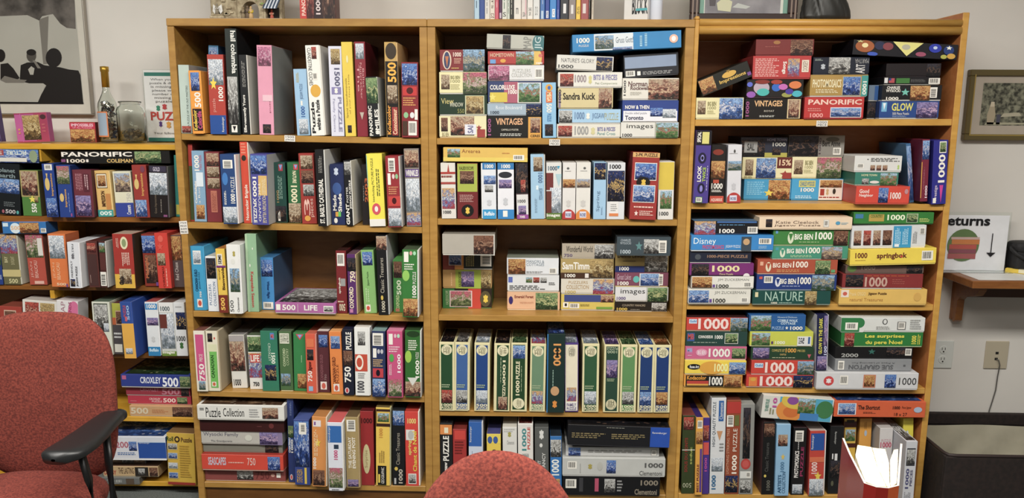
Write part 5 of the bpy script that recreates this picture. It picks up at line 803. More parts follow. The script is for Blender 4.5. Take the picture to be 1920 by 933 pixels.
S_(g, 'pile', c, SEG['W3'], 458, [
 '198 575 382 y.08|c89a68,a88058,,d8d0c0|tan box with 500 and brick picture|T:2,22,30,84:d8c8a8:H:500;p:68,4,99,96:brown;l:36,30,62,70:c07a48:3',
 '188 566 320 y.095|b82c44,8a2434,,d8a8a0|crimson box with 500|T:34,52,52,76:e8b8b8:H:CROXLEY;T:38,26,54,46:e8b8b8:H:PUZZLE;T:56,26,76,76:f0d0c8:H:500;p:78,14,94,88:green;r:4,30,14,44:c85868',
 '176 560 265 y.092|962c3c,6c2430,,|shaded dark pink box with 500|T:22,48,52,92:b86878:H:CROXLEY;T:56,14,84,84:b87080:H:500;p:86,6,98,94:dark',
 '145 560 195 y.075|2c3c8c,202e6c,green,|royal blue box with white 500|r:2,62,8,92:b85a88;T:28,34,58,84:dce0ec:H:CROXLEY;T:60,10,83,84:e8ecf4:H:500;r:85,10,100,92:8a9468;p:85.5,14,99.5,88:green'], depth=.24, **KW)
stand('bottom row, '+WU, c, SEG['W4'], [
 '428 548 442 868 162|d0aa24,a08420,7a5a34,b83028|yellow upright box with four small pictures|T:0,84,24,93:2a4a24:H:Roll;c:28,82,48,94:3a2a1c;c:33,85,43,91:d8b030;T:52,83,92,92:6a4a20:H:Puzzle;r:3,68,38,80:c8c0a8;p:5,69,36,79:bw;r:3,50,38,62:c8c0a8;p:5,51,36,61:sea;r:3,31,38,43:c8c0a8;p:5,32,36,42:snow;r:3,12,38,24:c8c0a8;p:5,13,36,23:blue;l:46,14,88,78:b89020:14;r:-1,0,101,5:982a20|only upright box'], yf=.05, depth=.2, **KW)
S_('bottom row, '+WU, 'pile', c, SEG['W4'], 850, [
 '-140 258 808 y.05|6c6e6c,565856,,a8aaa8|grey box|T:30,34,74,70:b0b2ae:H:SEE THE;l:56,12,70,30:a8aaa8:1;r:80,10,92,90:5a4a3c',
 '40 370 740 y.06|c8a878,a8885c,7a5a48,c8b898|beige box with red lettering|T:2,20,24,60:b03a2c:H:DERBY;t:28,30,56,86:4a3428:H:THE LASTING;r:58,8,82,92:2a2420;p:64,20,76,80:bw;p:84,10,99,90:brown',
 '60 295 680 y.08|6a6e74,54585c,,8a8a88|grey collage box|p:2,4,98,96:sepia;p:40,8,70,92:bw',
 '20 430 565 y.045|d4d8e2,1f4c9c,sea,e4e4e4|white and blue 2000 box|r:0,2,58,98:dadce4;r:58,0,100,76:2250a4;T:24,52,50,80:b86878:H:2000;p:44,40,56,80:blue;l:26,20,54,34:3a6aa8:2;t:60,70,76,78:dce4f4:H:Ravensburger;r:58,76,100,78:8ab0d8;r:0,0,100,8:e4e4e4'], yf=.05, depth=.24, **KW)
# ------------------------------------------------------------------ things on top of the bookcases
def book(x0, x1, h, d, cols, label, spec, z=1.8004, y=.03, group='books between the bookends'):
    r = empty('book', ((x0+x1)/2, y, z)); tag(r, label, 'book', group); W = x1-x0-.0008
    b = MB(); b.box(-W/2, W/2, 0, d, 0, h, card(cols), c=.0018); b.build('cover', r)
    b = MB(); b.box(-W/2+.0025, W/2-.0025, .004, d+.0006, h-.004, h+.0004, card('e8e2d0')); b.build('pages', r); decals(r, spec, W, h)
bl = [(95, 143, 'a8c8dc', 'pale blue', 'l:30,20,60,96:3a5a70:1:U'), (143, 191, '284a94', 'royal blue', 't:30,40,70,90:w:D:HUME'), (191, 239, 'd8d4cc', 'white', 'l:30,10,60,90:8a8a8a:1:U'),
      (239, 285, 'dcd4c4', 'cream', 't:16,4,86,12:6a2a20:H:S2;t:30,20,70,80:4a3020:D:CRAFTS'), (285, 322, 'cc5468', 'rose pink', 'l:40,20,60,90:f0c8d0:1:U'), (322, 351, '4a2048', 'thin plum', 'r:20,3,80,12:c8b8c8'),
      (351, 398, 'd4d8cc', 'pale sage', 't:16,6,80,14:2a2a2a:H:S;l:30,20,60,92:5a7a60:1:U'), (398, 424, 'c8d0c4', 'thin pale green', 'l:30,10,60,90:4a6a50:1:U'), (424, 457, '2e2e28', 'thin black', 'l:30,10,60,90:b8b8a8:1:U'),
      (459, 528, 'dedad2', 'wide white', 't:30,10,62,20:5a5a5a:H:m'), (529, 580, 'd8cfc8', 'off-white', 't:24,6,80,14:3a3a3a:H:SIX;r:70,10,90,90:d8a8b0'), (582, 636, 'e0ddd6', 'bright white', 't:24,8,76,22:3a3a3a:H:SHE/SIX'),
      (637, 699, 'd8dad8', 'broad grey-white', 't:30,8,70,22:8a8a88:H:D3'), (702, 746, '3a72b8', 'mid-blue', 'r:20,2,70,14:b0c8e0;l:40,24,60,90:c8d8e8:1:U'), (748, 789, '22429c', 'dark blue', 'r:20,4,80,16:d8dce8;t:30,5,70,15:2a3a7a:H:M3'),
      (790, 852, '2a86d0', 'wide bright blue', 'r:36,5,80,19:e0e8f0;t:44,8,72,17:2a5a8a:H:C5'), (852, 884, '1f3f9c', 'thin navy', 'l:40,4,60,20:c8d0e8:1:U'), (886, 965, '22242c', 'wide black', 'r:36,10,70,24:e0e0e0;l:30,34,60,90:c8a860:2:U'),
      (966, 1031, '8a7e7a', 'grey-brown', 'r:30,10,66,24:d8d4d0;r:0,60,100,63:c8c0bc'), (1033, 1075, 'ecc428', 'yellow', 't:20,10,80,22:k:H:625/HO'), (1076, 1150, 'a04848', 'dusty red', 'r:24,10,64,24:d8ccc8;r:0,58,100,60:c89090')]
for x0, x1, cc, nm, sp_ in bl:
    p, q = at(870+x0/4.923, 34, .03), at(870+x1/4.923, 34, .03)
    book(p.x, q.x, random.uniform(.19, .235), .15, cc, nm+' book between the bookends, on top of middle bookcase', sp_)
chrome = plain('brushed_steel', 'c8c8c8', .25, 1)
for px, s, nm in ((888.5, -1, 'left'), (1105, 1, 'right')):
    x = at(px, 34, .03).x; r = empty('bookend', (x, .05, 1.8002)); tag(r, 'metal bookend at the %s end of the row of books, middle bookcase' % nm, 'bookend')
    b = MB(); b.box(min(0, s*.0015), max(0, s*.0015), 0, .12, 0, .17, chrome, c=.0003); b.build('upright_plate', r)
    b = MB(); b.box(min(s*.0015, s*.11), max(s*.0015, s*.11), -.02, .12, 0, .0015, chrome, c=.0003); b.build('foot_plate', r)
p = at(1118, 34, .0); q = at(1150, 34, .03)
# leaning cream book next to the row
book(at(1106.5, 34, .03).x+.0045, at(1113, 34, .03).x, .2, .14, 'cfc6b4', 'thin cream book just outside the right bookend, middle bookcase', 'l:30,10,60,90:a09880:1:U')
# white game box with the word BLOCK
x = at(1196, 34, .03).x; r = empty('game_box', (x, .04, 1.8002), math.radians(-24)); tag(r, 'white box lettered BLOCK standing on middle bookcase', 'game box')
b = MB(); b.box(-.05, .036, 0, .05, 0, .2, card('dcdad6'), c=.001); b.build('carton', r)
decals(r, 'T:34,11,100,42:1c1c20:H:BLOCK;r:50,17,98,21:3aa8b0;T:36,46,98,74:1c1c20:H:WORD', .086, .2, 0, -.05)
r2 = empty('bottle', (at(1226, 34, .02).x+.012, .05, 1.8002)); tag(r2, 'white plastic bottle right of the BLOCK box on middle bookcase', 'bottle')
b = MB(); b.lathe([(0, 0), (.02, 0), (.0215, .004), (.0215, .15), (.012, .18), (.012, .2), (0, .2)], (0, 0, 0), plain('bluish_plastic', 'd8deea', .35)); b.build('body', r2, True)
# red and dark box, top of left bookcase
p, q = at(563, 35, .05), at(630, 35, .05)
puzzle_box(((p.x+q.x)/2, .05, 1.8004), q.x-p.x, .2, .06, 0, '8c2a24,5a2420,,', 'r:0,0,18,100:c8322a;T:5,8,16,60:f0d0c0:U:PANORIFIC;T:44,8,58,44:d8c8c8:U:1000;r:40,0,62,60:2a1418;T:45,10,58,42:e0d0d0:U:1000;p:62,0,100,100:brown;p:19,0,40,100:red', 'red and dark box with white 1000, on top of left bookcase', 'puzzle boxes on top of the bookcases')
# castle gateway model
STONE = noisy('mossy_stone', '8a7c64', 'b4a88c', 60, .9, .8); DST = plain('dark_opening', '241f1b', .9)
r = empty('castle_model', (.13, .05, 1.8002)); tag(r, 'painted miniature stone gateway with awning and figures, on left bookcase', 'ornament')
b = MB(); b.box(-.004, .27, -.012, .12, 0, .006, plain('pale_base', 'b8a89c', .8), c=.002); b.build('base_slab', r)
def arch(bm, x0, x1, y0, y1, zt, cx, rad, hs, m, n=14):
    pts = [(cx+rad*math.cos(math.pi*i/n), hs+rad*math.sin(math.pi*i/n)) for i in range(n+1)]
    prof = [(x1, 0), (cx+rad, 0)]+pts+[(cx-rad, 0), (x0, 0), (x0, zt), (x1, zt)]
    for i in range(len(prof)):
        a, c_ = prof[i], prof[(i+1) % len(prof)]; bm.face([(a[0], y0, a[1]), (c_[0], y0, c_[1]), (c_[0], y1, c_[1]), (a[0], y1, a[1])], m)
    for y in (y0, y1):
        bm.face([(cx-rad, y, 0), (x0, y, 0), (x0, y, zt), (cx-rad, y, zt)], m); bm.face([(x1, y, 0), (cx+rad, y, 0), (cx+rad, y, zt), (x1, y, zt)], m)
        for i in range(n): bm.face([(pts[i][0], y, pts[i][1]), (pts[i+1][0], y, pts[i+1][1]), (pts[i+1][0], y, zt), (pts[i][0], y, zt)], m)
b = MB(); arch(b, .098, .192, .02, .08, .16, .146, .03, .032, STONE); ow = b.build('gate_wall', r); ow.location.z = .006
b = MB(); b.box(.0, .098, .02, .09, .006, .2, STONE, c=.004); b.build('left_tower', r)
b = MB(); b.box(.192, .2, .02, .09, .006, .19, STONE, c=.002); b.box(.2, .248, .05, .09, .006, .19, STONE, c=.002); b.build('right_tower', r)
rg = random.Random(3)
for i in range(22):
    x = rg.uniform(.003, .08); z = rg.uniform(.012, .15); w_ = rg.uniform(.012, .02); bb = MB(); bb.box(x, x+w_, .015, .021, z, z+rg.uniform(.006, .01), noisy('pale_stone', '9a8c72', 'c0b498', 80, .9), c=.001); bb.build('stone', r)
b = MB(); b.box(.2, .24, .047, .0505, .008, .05, DST); b.build('shop_opening', r)
b = MB()
for i in range(9):
    m = plain('awning_blue', '3a4a60', .7) if i % 2 == 0 else plain('awning_white', 'd0d6e0', .7); x = .196+i*.0058; b.face([(x, .0, .044), (x+.0058, .0, .044), (x+.0058, .05, .085), (x, .05, .085)], m); b.face([(x, 0, .041), (x+.0058, 0, .041), (x+.0058, 0, .044), (x, 0, .044)], m)
b.build('striped_awning', r)
b = MB()
rgm = [noisy('ivy_green', '5a7a38', '86a458', 90, .9)]
for i in range(40):
    c0 = Vector((rg.uniform(.165, .2), rg.uniform(.008, .02), rg.uniform(.05, .15))); d = Vector((rg.uniform(-1, 1), rg.uniform(-.4, .1), rg.uniform(-1, 1)))*.004; e = Vector((rg.uniform(-1, 1), 0, rg.uniform(-1, 1)))*.004
    b.face([c0-d, c0+e, c0+d, c0-e], rgm[0])
tag(b.build('ivy', r), kind='stuff')
b = MB(); b.box(.004, .055, -.002, .02, .006, .016, noisy('pale_stone', '9a8c72', 'c0b498', 80, .9), c=.003); b.box(.008, .05, .0, .02, .016, .022, STONE, c=.002); b.build('fountain_basin', r)
def figure(x, y, h, m1, m2, wings=False, z=.006):
    f = MB(); f.lathe([(0, 0), (h*.2, 0), (h*.17, h*.3), (h*.12, h*.5), (h*.17, h*.68), (h*.1, h*.76), (h*.05, h*.79), (h*.09, h*.84), (h*.105, h*.91), (h*.06, h*.99), (0, h)], (x, y, z), m1, 14)
    f.tube([(x-h*.16, y, z+h*.7), (x-h*.2, y-h*.1, z+h*.52), (x-h*.06, y-h*.2, z+h*.5)], h*.045, m2, 8); f.tube([(x+h*.16, y, z+h*.7), (x+h*.2, y-h*.1, z+h*.52), (x+h*.06, y-h*.2, z+h*.5)], h*.045, m2, 8)
    if wings:
        for s in (-1, 1): f.face([(x+s*h*.1, y+.003, z+h*.7), (x+s*h*.42, y+.005, z+h*.95), (x+s*h*.5, y+.005, z+h*.3), (x+s*h*.3, y+.004, z+h*.02), (x+s*h*.1, y+.003, z+h*.4)], m2)
    return f
figure(.03, .006, .036, plain('statue_grey', '8a8272', .7), plain('statue_white', 'dcdcd8', .6), True, .022).build('winged_statue', r, True)
for x, h, a, bcol in ((.122, .042, '8a7a60', '5a4a3a'), (.138, .046, '6a5a4a', '3a302a'), (.15, .044, 'c8a878', 'd8c030'), (.219, .036, 'b05848', 'c8a890')):
    figure(x, .012 if x < .2 else .03, h, plain('figure_'+a, a, .7), plain('figure_'+bcol, bcol, .7)).build('figurine', r, True)
# green-matted photograph in a dark frame, standing on the right bookcase
def frame(name, label, x0, x1, z0, z1, Y, th, fw, fm, cat='framed picture', tilt=0):
    r = empty(name, ((x0+x1)/2, Y, z0)); r.rotation_euler.x = tilt; tag(r, label, cat); W, H = x1-x0, z1-z0
    b = MB(); b.box(-W/2, W/2, 0, th, 0, fw, fm, c=.003); b.box(-W/2, W/2, 0, th, H-fw, H, fm, c=.003); b.box(-W/2, -W/2+fw, 0, th, fw, H-fw, fm, c=.003); b.box(W/2-fw, W/2, 0, th, fw, H-fw, fm, c=.003); b.build('frame', r)
    return r, W, H
YF = .1; x0, x1 = at(1293.5, 33, YF).x, at(1495, 33, YF).x
ebony = plain('dark_wood_frame', '33231f', .35)
r, W, H = frame('picture_frame', 'dark-framed black and white photo with green mat, on right bookcase', x0, x1, 1.8003, 2.08, YF, .02, .034, ebony)
for z0_, z1_, xx in ((.006, .012, 0), (.02, .026, 0)):
    for u0, u1 in ((-W/2+z0_, -W/2+z1_), (W/2-z1_, W/2-z0_)): b = MB(); b.box(u0, u1, -.003, .001, z0_, H-z0_, plain('frame_bead', '8a7a70', .3), c=.001); b.build('bead', r)
b = MB(); b.box(-W/2+.03, W/2-.03, .01, .016, .002, H-.03, card('6fa08e'), c=.0005); b.build('mat', r)
b = MB(); b.box(-W/2+.034, W/2-.034, .008, .0095, .004, .022, card('f0f0ea'), c=.0003); b.build('white_mat_edge', r)
b = MB(); b.box(-W/2+.05, W/2-.05, .0085, .0095, .03, H-.05, card('cfd4c8')); b.build('inner_mat', r)
b = MB(); b.face([(-W/2+.053, .008, .033), (W/2-.06, .008, .033), (W/2-.06, .008, H-.053), (-W/2+.053, .008, H-.053)], noisy('grey_photo', '77757a', '9a989c', 9, .4)); b.build('photograph', r)
b = MB(); xo = -W/2; b.face([(xo+.07, .0075, .06), (xo+.09, .0075, .06), (xo+.095, .0075, .12), (xo+.065, .0075, .12)], plain('photo_dark', '4a4448', .4)); b.face([(xo+.1, .0074, .045), (xo+.145, .0074, .04), (xo+.15, .0074, .075), (xo+.12, .0074, .09), (xo+.095, .0074, .07)], plain('photo_cloth', 'c8c8a8', .4)); b.face([(xo+.15, .0074, .055), (xo+.2, .0074, .05), (xo+.215, .0074, .058), (xo+.17, .0074, .07)], plain('photo_light', 'b8bcb8', .4)); b.build('photo_figure', r)
# dark carved sculpture
p = at(1548, 33, .1)
def sculpture():
    bm = MB(); n = 56; k = 40; rg = random.Random(5); H = .2; m = plain('dark_bronze', '3a3a38', .42, .35); ph = [rg.uniform(0, 6.3) for _ in range(8)]
    def R_(t, z):
        u = z/H; base = .078+.012*math.sin(u*5+1.2)+(-.02 if u < .1 else 0)*(1-u/.1); folds = sum(.0045/(1+i*.3)*math.sin((3+i*3)*t+ph[i]+u*(4+3*i)) for i in range(6)); return max(.02, base+folds-.03*max(0, u-.7))
    base_i = 0; mi = bm.mi(m)
    for j in range(k+1):
        z = H*j/k
        for i in range(n):
            t = 2*math.pi*i/n; r_ = R_(t, z); bm.v.append((r_*1.05*math.cos(t)+.006*math.sin(z*30), r_*.62*math.sin(t), z))
    for j in range(k):
        for i in range(n):
            q = j*n; bm.f.append((q+i, q+(i+1) % n, q+n+(i+1) % n, q+n+i)); bm.m.append(mi); bm.uv.append(None)
    bm.f.append(tuple(range(n))[::-1]); bm.f.append(tuple(range(k*n, k*n+n))); bm.m += [mi, mi]; bm.uv += [None, None]
    return bm
r = sculpture().build('carved_sculpture', None, True); r.location = (p.x, .12, 1.8002); r.rotation_euler.z = .3; tag(r, 'dark carved sculpture with folds, standing on right bookcase', 'sculpture')
# ------------------------------------------------------------------ poster on the wall, left
silver = plain('thin_silver_frame', 'a8a298', .35, .6)
r, W, H = frame('poster', 'large framed black and white photo of people at a table, left wall', -1.35, -.468, 1.463, 2.14, .305, .022, .006, silver, 'poster')
b = MB(); b.box(-W/2+.005, W/2-.005, .004, .012, .005, H-.005, card('cdc8ba', .35), c=.0004); b.build('mat', r)
ox = -.468; cxm = (-1.35-.468)/2
def PT(px, py): q = at(px, py, .305); return (q.x-cxm, q.z-1.463)
def flat(name, pts, m, lay, parent): bb = MB(); bb.face([(a, .0038-.0003*lay, c_) for a, c_ in [PT(*p) for p in pts]], m); return bb.build(name, parent)
def ell(cx, cy_, rx, ry, n=20): return [(cx+rx*math.cos(2*math.pi*i/n), cy_+ry*math.sin(2*math.pi*i/n)) for i in range(n)]
PB = plain('photo_black', '1e1a18', .35); PD = noisy('photo_curtain', '34302c', '6c6660', 14, .35); PL = noisy('photo_pale', 'a8a69c', 'b6b4aa', 2, .35); PG = plain('photo_grey', '78746c', .35)
flat('photograph', [(-120, 196), (156, 195), (139, 2), (128, -60), (-120, -60)], PL, 0, r)
flat('photo_curtain', [(-120, 22), (0, 30), (50, 28), (72, 38), (78, 30), (98, 26), (112, 44), (124, 52), (141, 54), (139, 2), (130, -60), (-120, -60)], PD, 1, r)
flat('photo_drape', [(72, 36), (90, 30), (87, 120), (80, 120)], PG, 1, r)
flat('photo_drape', [(-120, 190), (-10, 190), (-10, 40), (-120, 30)], PG, 1, r)
flat('photo_table', [(-100, 192), (72, 192), (86, 156), (40, 152), (-100, 150)], PL, 3, r)
flat('photo_silhouette', [(36, 152), (38, 122), (50, 117), (70, 116), (82, 122), (96, 124), (112, 126), (128, 130), (146, 132), (150, 140), (155.5, 195), (70, 192), (76, 178), (86, 160), (80, 156), (54, 156)], PB, 4, r)
flat('photo_head', ell(100, 108, 15, 18), PB, 5, r)
flat('photo_head', ell(58, 104, 9, 12), plain('photo_face', '4e4a44', .35), 5, r); flat('photo_head', ell(58, 98, 9, 6), PB, 6, r)
flat('photo_hand', [(52, 130), (58, 124), (64, 128), (62, 140), (56, 140)], PL, 6, r); flat('photo_hand', [(60, 112), (66, 114), (76, 128), (70, 128)], PG, 6, r)
flat('photo_silhouette', [(0, 120), (14, 118), (24, 128), (36, 146), (30, 150), (0, 150)], PB, 4, r); flat('photo_head', ell(0, 104, 9, 12), PB, 5, r)
flat('photo_papers', [(0, 150), (8, 142), (30, 148), (50, 150), (44, 155), (10, 155)], PG, 6, r)
flat('photo_edge', [(-60, 190), (156, 192), (156, 195), (-60, 194)], PB, 6, r)
# ------------------------------------------------------------------ things on the low unit's top board
ZT = 1.3590
def zt_(px): return ZT
p, q = at(26, 268, .19), at(98, 268, .19)
puzzle_box(((p.x+q.x)/2+.004, .19, ZT), .128, .112, .03, -.045, 'c0589a,a04080,,', 'r:60,0,101,100:a83a5c;r:-1,96,101,100:a83a60;r:-1,0,101,4:b03a5a;r:18,2,20,98:c868a8;p:24,8,76,92:gold;c:79,77,97,93:4a2a30;l:8,26,16,50:d8a060:2;l:82,30,94,64:c86070:3', 'pink square box with golden figure picture, on left wall unit', 'puzzle boxes on top of the left wall unit', name='puzzle_box')
p, q = at(133, 268, .2), at(181, 268, .2)
puzzle_box(((p.x+q.x)/2, .2, ZT), q.x-p.x, .078, .03, 0, 'a83a2c,701a1a,,', 'r:0,66,100,96:c02a48;T:7,78,93,92:f0c8d8:H:IMPOSSIBLES;t:12,68,88,76:f0a8c0:H:OF ALL PUZZLES;p:3,2,97,64:autm', 'small orange-speckled box with pink heading, on left wall unit', 'puzzle boxes on top of the left wall unit')
p = at(-6, 268, .17)
puzzle_box((p.x-.005, .17, ZT), .045, .16, .03, -.06, '6a5a98,4a3a70,,', 'p:2,40,98,98:purple;p:2,2,98,40:dark', 'tall violet box cut by photo edge, on left wall unit', 'puzzle boxes on top of the left wall unit')
glass = plain('clear_glass', 'f4f8f4', .03, 0, IOR=1.35, Transmission_Weight=1.0)
p = at(203, 268, .2)
r = empty('bottle', (p.x, .215, ZT)); tag(r, 'corked gold-capped glass bottle full of puzzle pieces, on left wall unit', 'bottle')
prof = [(0, 0), (.033, 0), (.037, .004), (.037, .125), (.033, .15), (.017, .185), (.0125, .2), (.0125, .262)]
inn = [(a-.002 if a > .003 else 0, max(b_, .003)) for a, b_ in prof]
b = MB(); b.lathe(prof+[(.0105, .262)]+inn[::-1][1:], (0, 0, 0), glass); b.build('glass', r, True)
b = MB(); b.lathe([(0, .21), (.0135, .21), (.0135, .268), (.0155, .27), (.0155, .288), (0, .29)], (0, 0, 0), plain('gold_foil', 'b8923c', .35, .7)); b.build('gold_cap', r, True)
b = MB(); n = 12
for i in range(n):
    t0, t1 = [math.radians(-140+i*75/n) for i in (i, i+1)]; 
    b.face([(.0376*math.cos(t), .0376*math.sin(t), z) for t, z in ((t0, .022), (t1, .022), (t1, .118), (t0, .118))], card('d87a3a')); b.face([(.0379*math.cos(t), .0379*math.sin(t), z) for t, z in ((t0, .027), (t1, .027), (t1, .113), (t0, .113))], card('93a8bc')) if 0 < i < n-1 else None
b.build('label', r)
def pieces(cx, cy_, R_, z0, z1, n, mats, seed):
    rg = random.Random(seed); bb = MB()
    g = [(a-.5, c_-.5) for a, c_ in glyph('z')]
    for i in range(n):
        t = rg.uniform(0, 6.28); rr = R_*math.sqrt(rg.uniform(.1, 1)); M4 = Matrix.Translation((cx+rr*math.cos(t), cy_+rr*math.sin(t), rg.uniform(z0, z1))) @ Matrix.Rotation(rg.uniform(0, 6), 4, 'Z') @ Matrix.Rotation(rg.uniform(-1.2, 1.2), 4, 'X') @ Matrix.Rotation(rg.uniform(-1, 1), 4, 'Y')
        s = .017; k = len(g); vs = [M4 @ Vector((a*s, c_*s, h)) for h in (-.0009, .0009) for a, c_ in g]
        fs = [tuple(range(k))[::-1], tuple(range(k, 2*k))]+[(j, (j+1) % k, k+(j+1) % k, k+j) for j in range(k)]
        bb.raw(vs, fs, rg.choice(mats))
    return bb
pm = [plain('piece_'+h, h, .7) for h in ('5a5a58', '8a8880', '3a3a3e', 'a89a80', '6a4a48', '4a5a7a')]
o = pieces(0, 0, .024, .012, .155, 210, pm, 2).build('puzzle_pieces', r); tag(o, kind='stuff')
p = at(246, 268, .2)
r = empty('jar', (p.x, .212, ZT)); tag(r, 'open clear glass jar with a few puzzle pieces, on left wall unit', 'jar')
prof = [(0, 0), (.046, 0), (.051, .005), (.051, .12), (.047, .133), (.036, .142), (.036, .15), (.041, .151), (.041, .157), (.036, .158)]
b = MB(); b.lathe(prof+[(.034, .158), (.034, .141), (.045, .131), (.0488, .12), (.0488, .006), (0, .004)], (0, 0, 0), glass); b.build('glass', r, True)
o = pieces(0, 0, .033, .012, .045, 100, pm[:4], 4).build('puzzle_pieces', r); tag(o, kind='stuff')
# acrylic sign by the bookcase
p, q = at(276, 268, .3), at(340, 268, .3); zt2 = at(276, 130, .3).z
r = empty('acrylic_sign', (p.x, .3, ZT)); tag(r, 'white puzzle notice in a clear holder, half behind left bookcase', 'sign'); W = .2; H = zt2-ZT
acr = plain('clear_acrylic', 'f6faf8', .04, 0, IOR=1.2, Transmission_Weight=1.0)
b = MB(); b.box(0, W, 0, .0015, 0, H, acr, c=.0003); b.box(0, W, -.03, 0, 0, .0015, acr, c=.0003); b.build('holder', r)
b = MB(); b.box(.005, W-.005, -.0012, -.0004, .003, H-.003, card('e6e8e6'), c=.0001); b.build('paper', r)
decals(r, 'r:4,91,97,96:2a7a6c;r:4,1,97,6:2a7a6c;t:16,84,90,88:6a6a6a:H:When you finish a;t:14,79,92,83:6a6a6a:H:puzzle & discover it;t:16,74,90,78:6a6a6a:H:is missing pieces,;t:18,69,90,73:6a6a6a:H:please write the;t:18,64,92,68:6a6a6a:H:number of pieces;t:22,59,88,63:6a6a6a:H:missing on the;t:24,54,84,58:6a6a6a:H:puzzle box;T:12,30,96,42:c83a30:H:PUZZLE;z:22,42,34,52:2a8a6a;z:34,44,48,54:c83a40;z:26,20,36,30:5a3a8a;z:40,18,54,30:e0a030;t:16,10,90,14:6a6a6a:H:Your fellow puzzlers', W, H, -.001, 0)
# ------------------------------------------------------------------ right end of the room
YB = .318; p0, p1 = at(1826, 130, .30), at(1806, 263, .30)
oliv = plain('olive_gold_frame', '5e5230', .4)
r, W, H = frame('picture_frame', 'olive-gold framed etching of figures, on the wall at right', p1.x+.004, p1.x+.46, p1.z, p0.z, .302, .026, .024, oliv)
b = MB(); b.box(-W/2+.02, W/2-.02, .010, .02, .02, H-.02, card('b4a898', .3), c=.0005); b.build('mat', r)
b = MB(); b.box(-W/2+.018, -W/2+.0225, -.001, .006, .018, H-.018, plain('gold_bead', 'a08a4c', .35), c=.001); b.box(-W/2+.0225, W/2-.02, -.001, .006, .018, .0225, plain('gold_bead', 'a08a4c', .35), c=.001); b.build('bead', r)
et = noisy('etching_ink', '34342c', '8a8a76', 70, .4)
b = MB(); b.face([(-W/2+.058, .0095, .058), (W/2-.058, .0095, .058), (W/2-.058, .0095, H-.05), (-W/2+.058, .0095, H-.05)], et); b.build('etching', r)
b = MB(); X = -W/2+.085
for pts, cc in (([(0, .062), (.026, .062), (.03, .1), (.024, .13), (.006, .13), (-.002, .1)], 'a89c84'), ([(.006, .13), (.024, .13), (.022, .148), (.009, .148)], 'c8bca4'), ([(-.01, .06), (.14, .062), (.16, .068), (.0, .07)], 'a8a48c'), ([(.05, .09), (.13, .095), (.12, .108), (.06, .104)], 'b0aa94'), ([(.035, .062), (.05, .062), (.05, .1), (.035, .1)], '4a4a58')):
    b.face([(X+a, .009, c_) for a, c_ in pts], plain('ink_'+cc, cc, .5))
b.build('etched_figure', r)
# wall-hung desk
r = empty('wall_desk', (2.955, .33, 0)); tag(r, 'brown wooden wall-hung desk shelf at the right edge', 'desk')
dz = .874
b = MB(); b.box(-.02, .9, -.256, -.001, dz-.03, dz, DKW, c=.003); b.build('desktop', r)
b = MB(); b.box(.07, .9, -.02, -.001, dz-.115, dz-.0305, plain('dark_apron', '4a2c18', .5)); b.build('apron', r)
b = MB(); prof = [(0, 0)]; 
pts = [(-.0205, dz-.031), (-.0205, dz-.20), (-.032, dz-.215), (-.045, dz-.205), (-.05, dz-.12), (-.07, dz-.1), (-.12, dz-.09), (-.17, dz-.075), (-.19, dz-.05), (-.19, dz-.031)]
for xx in (.045, .073): b.face([(xx, y, z) for y, z in pts], DKW)
for i in range(len(pts)): a, c_ = pts[i], pts[(i+1) % len(pts)]; b.face([(.045, a[0], a[1]), (.073, a[0], a[1]), (.073, c_[0], c_[1]), (.045, c_[0], c_[1])], DKW)
b.build('bracket', r)
b = MB(); b.box(.045, .073, -.0202, -.001, dz-.21, dz-.031, DKW, c=.002); b.build('bracket_back', r)
b = MB(); b.box(.012, .75, -.235, -.03, dz+.0003, dz+.0012, card('e0e2e0'), c=.0002); o = b.build('paper_sheet'); o.location = (2.955, .33, 0); tag(o, 'white paper sheet covering the desktop', 'paper')
p = at(1768, 395, .27); q = at(1886, 502, .27)
r = empty('acrylic_sign', (p.x-.06, .27, dz+.0014)); tag(r, 'book returns sign with arrow in clear holder, on the desk', 'sign'); W = q.x-p.x+.06; H = at(1880, 398, .27).z-dz-.0014
b = MB(); b.box(0, W, 0, .0015, 0, H, acr, c=.0004); b.box(0, W, -.05, -.0035, 0, .0015, acr, c=.0004); b.build('holder', r)
b = MB(); b.box(.004, W-.008, -.0016, -.0004, .002, H-.012, card('e6e8ec'), c=.0001); b.build('paper', r)
def U(px, py): s = at(px, py, .27); return (s.x-p.x+.06)/W*100, (s.z-dz-.0014)/H*100
def bx(px0, py1, px1, py0): a = U(px0, py1); c_ = U(px1, py0); return '%.1f,%.1f,%.1f,%.1f' % (a[0], a[1], c_[0], c_[1])
decals(r, 'T:%s:16161a:H:Returns' % bx(1757, 422, 1857, 404)+';c:%s:5f7a48' % bx(1772, 489, 1838, 429)+';r:%s:c87838' % bx(1783, 457, 1836, 448)+';r:%s:b85048' % bx(1778, 466, 1830, 458)+';r:%s:8a4a58' % bx(1777, 474, 1829, 467)+';r:%s:a85858' % bx(1775, 484, 1828, 475)+';r:%s:c8a8a0' % bx(1782, 448, 1836, 444)+';r:%s:1c1c20' % bx(1855, 475, 1861, 437)+';v:%s:1c1c20' % bx(1847, 481, 1865, 473), W, H, -.0036, 0)
a = atz(1872, 499, dz+.012); b_ = atz(1960, 530, dz+.012)
r = empty('yellow_marker_box', (a.x-.004, a.y-.055, dz+.0014), math.radians(-42)); tag(r, 'long yellow carton with pale label lying on the desk', 'carton')
b = MB(); b.box(0, .2, -.012, .012, 0, .016, card('e0c020'), c=.002); b.build('carton', r)
b = MB(); b.box(.045, .13, -.0124, .008, .003, .0164, card('e0d8b0'), c=.0005); b.build('label', r)
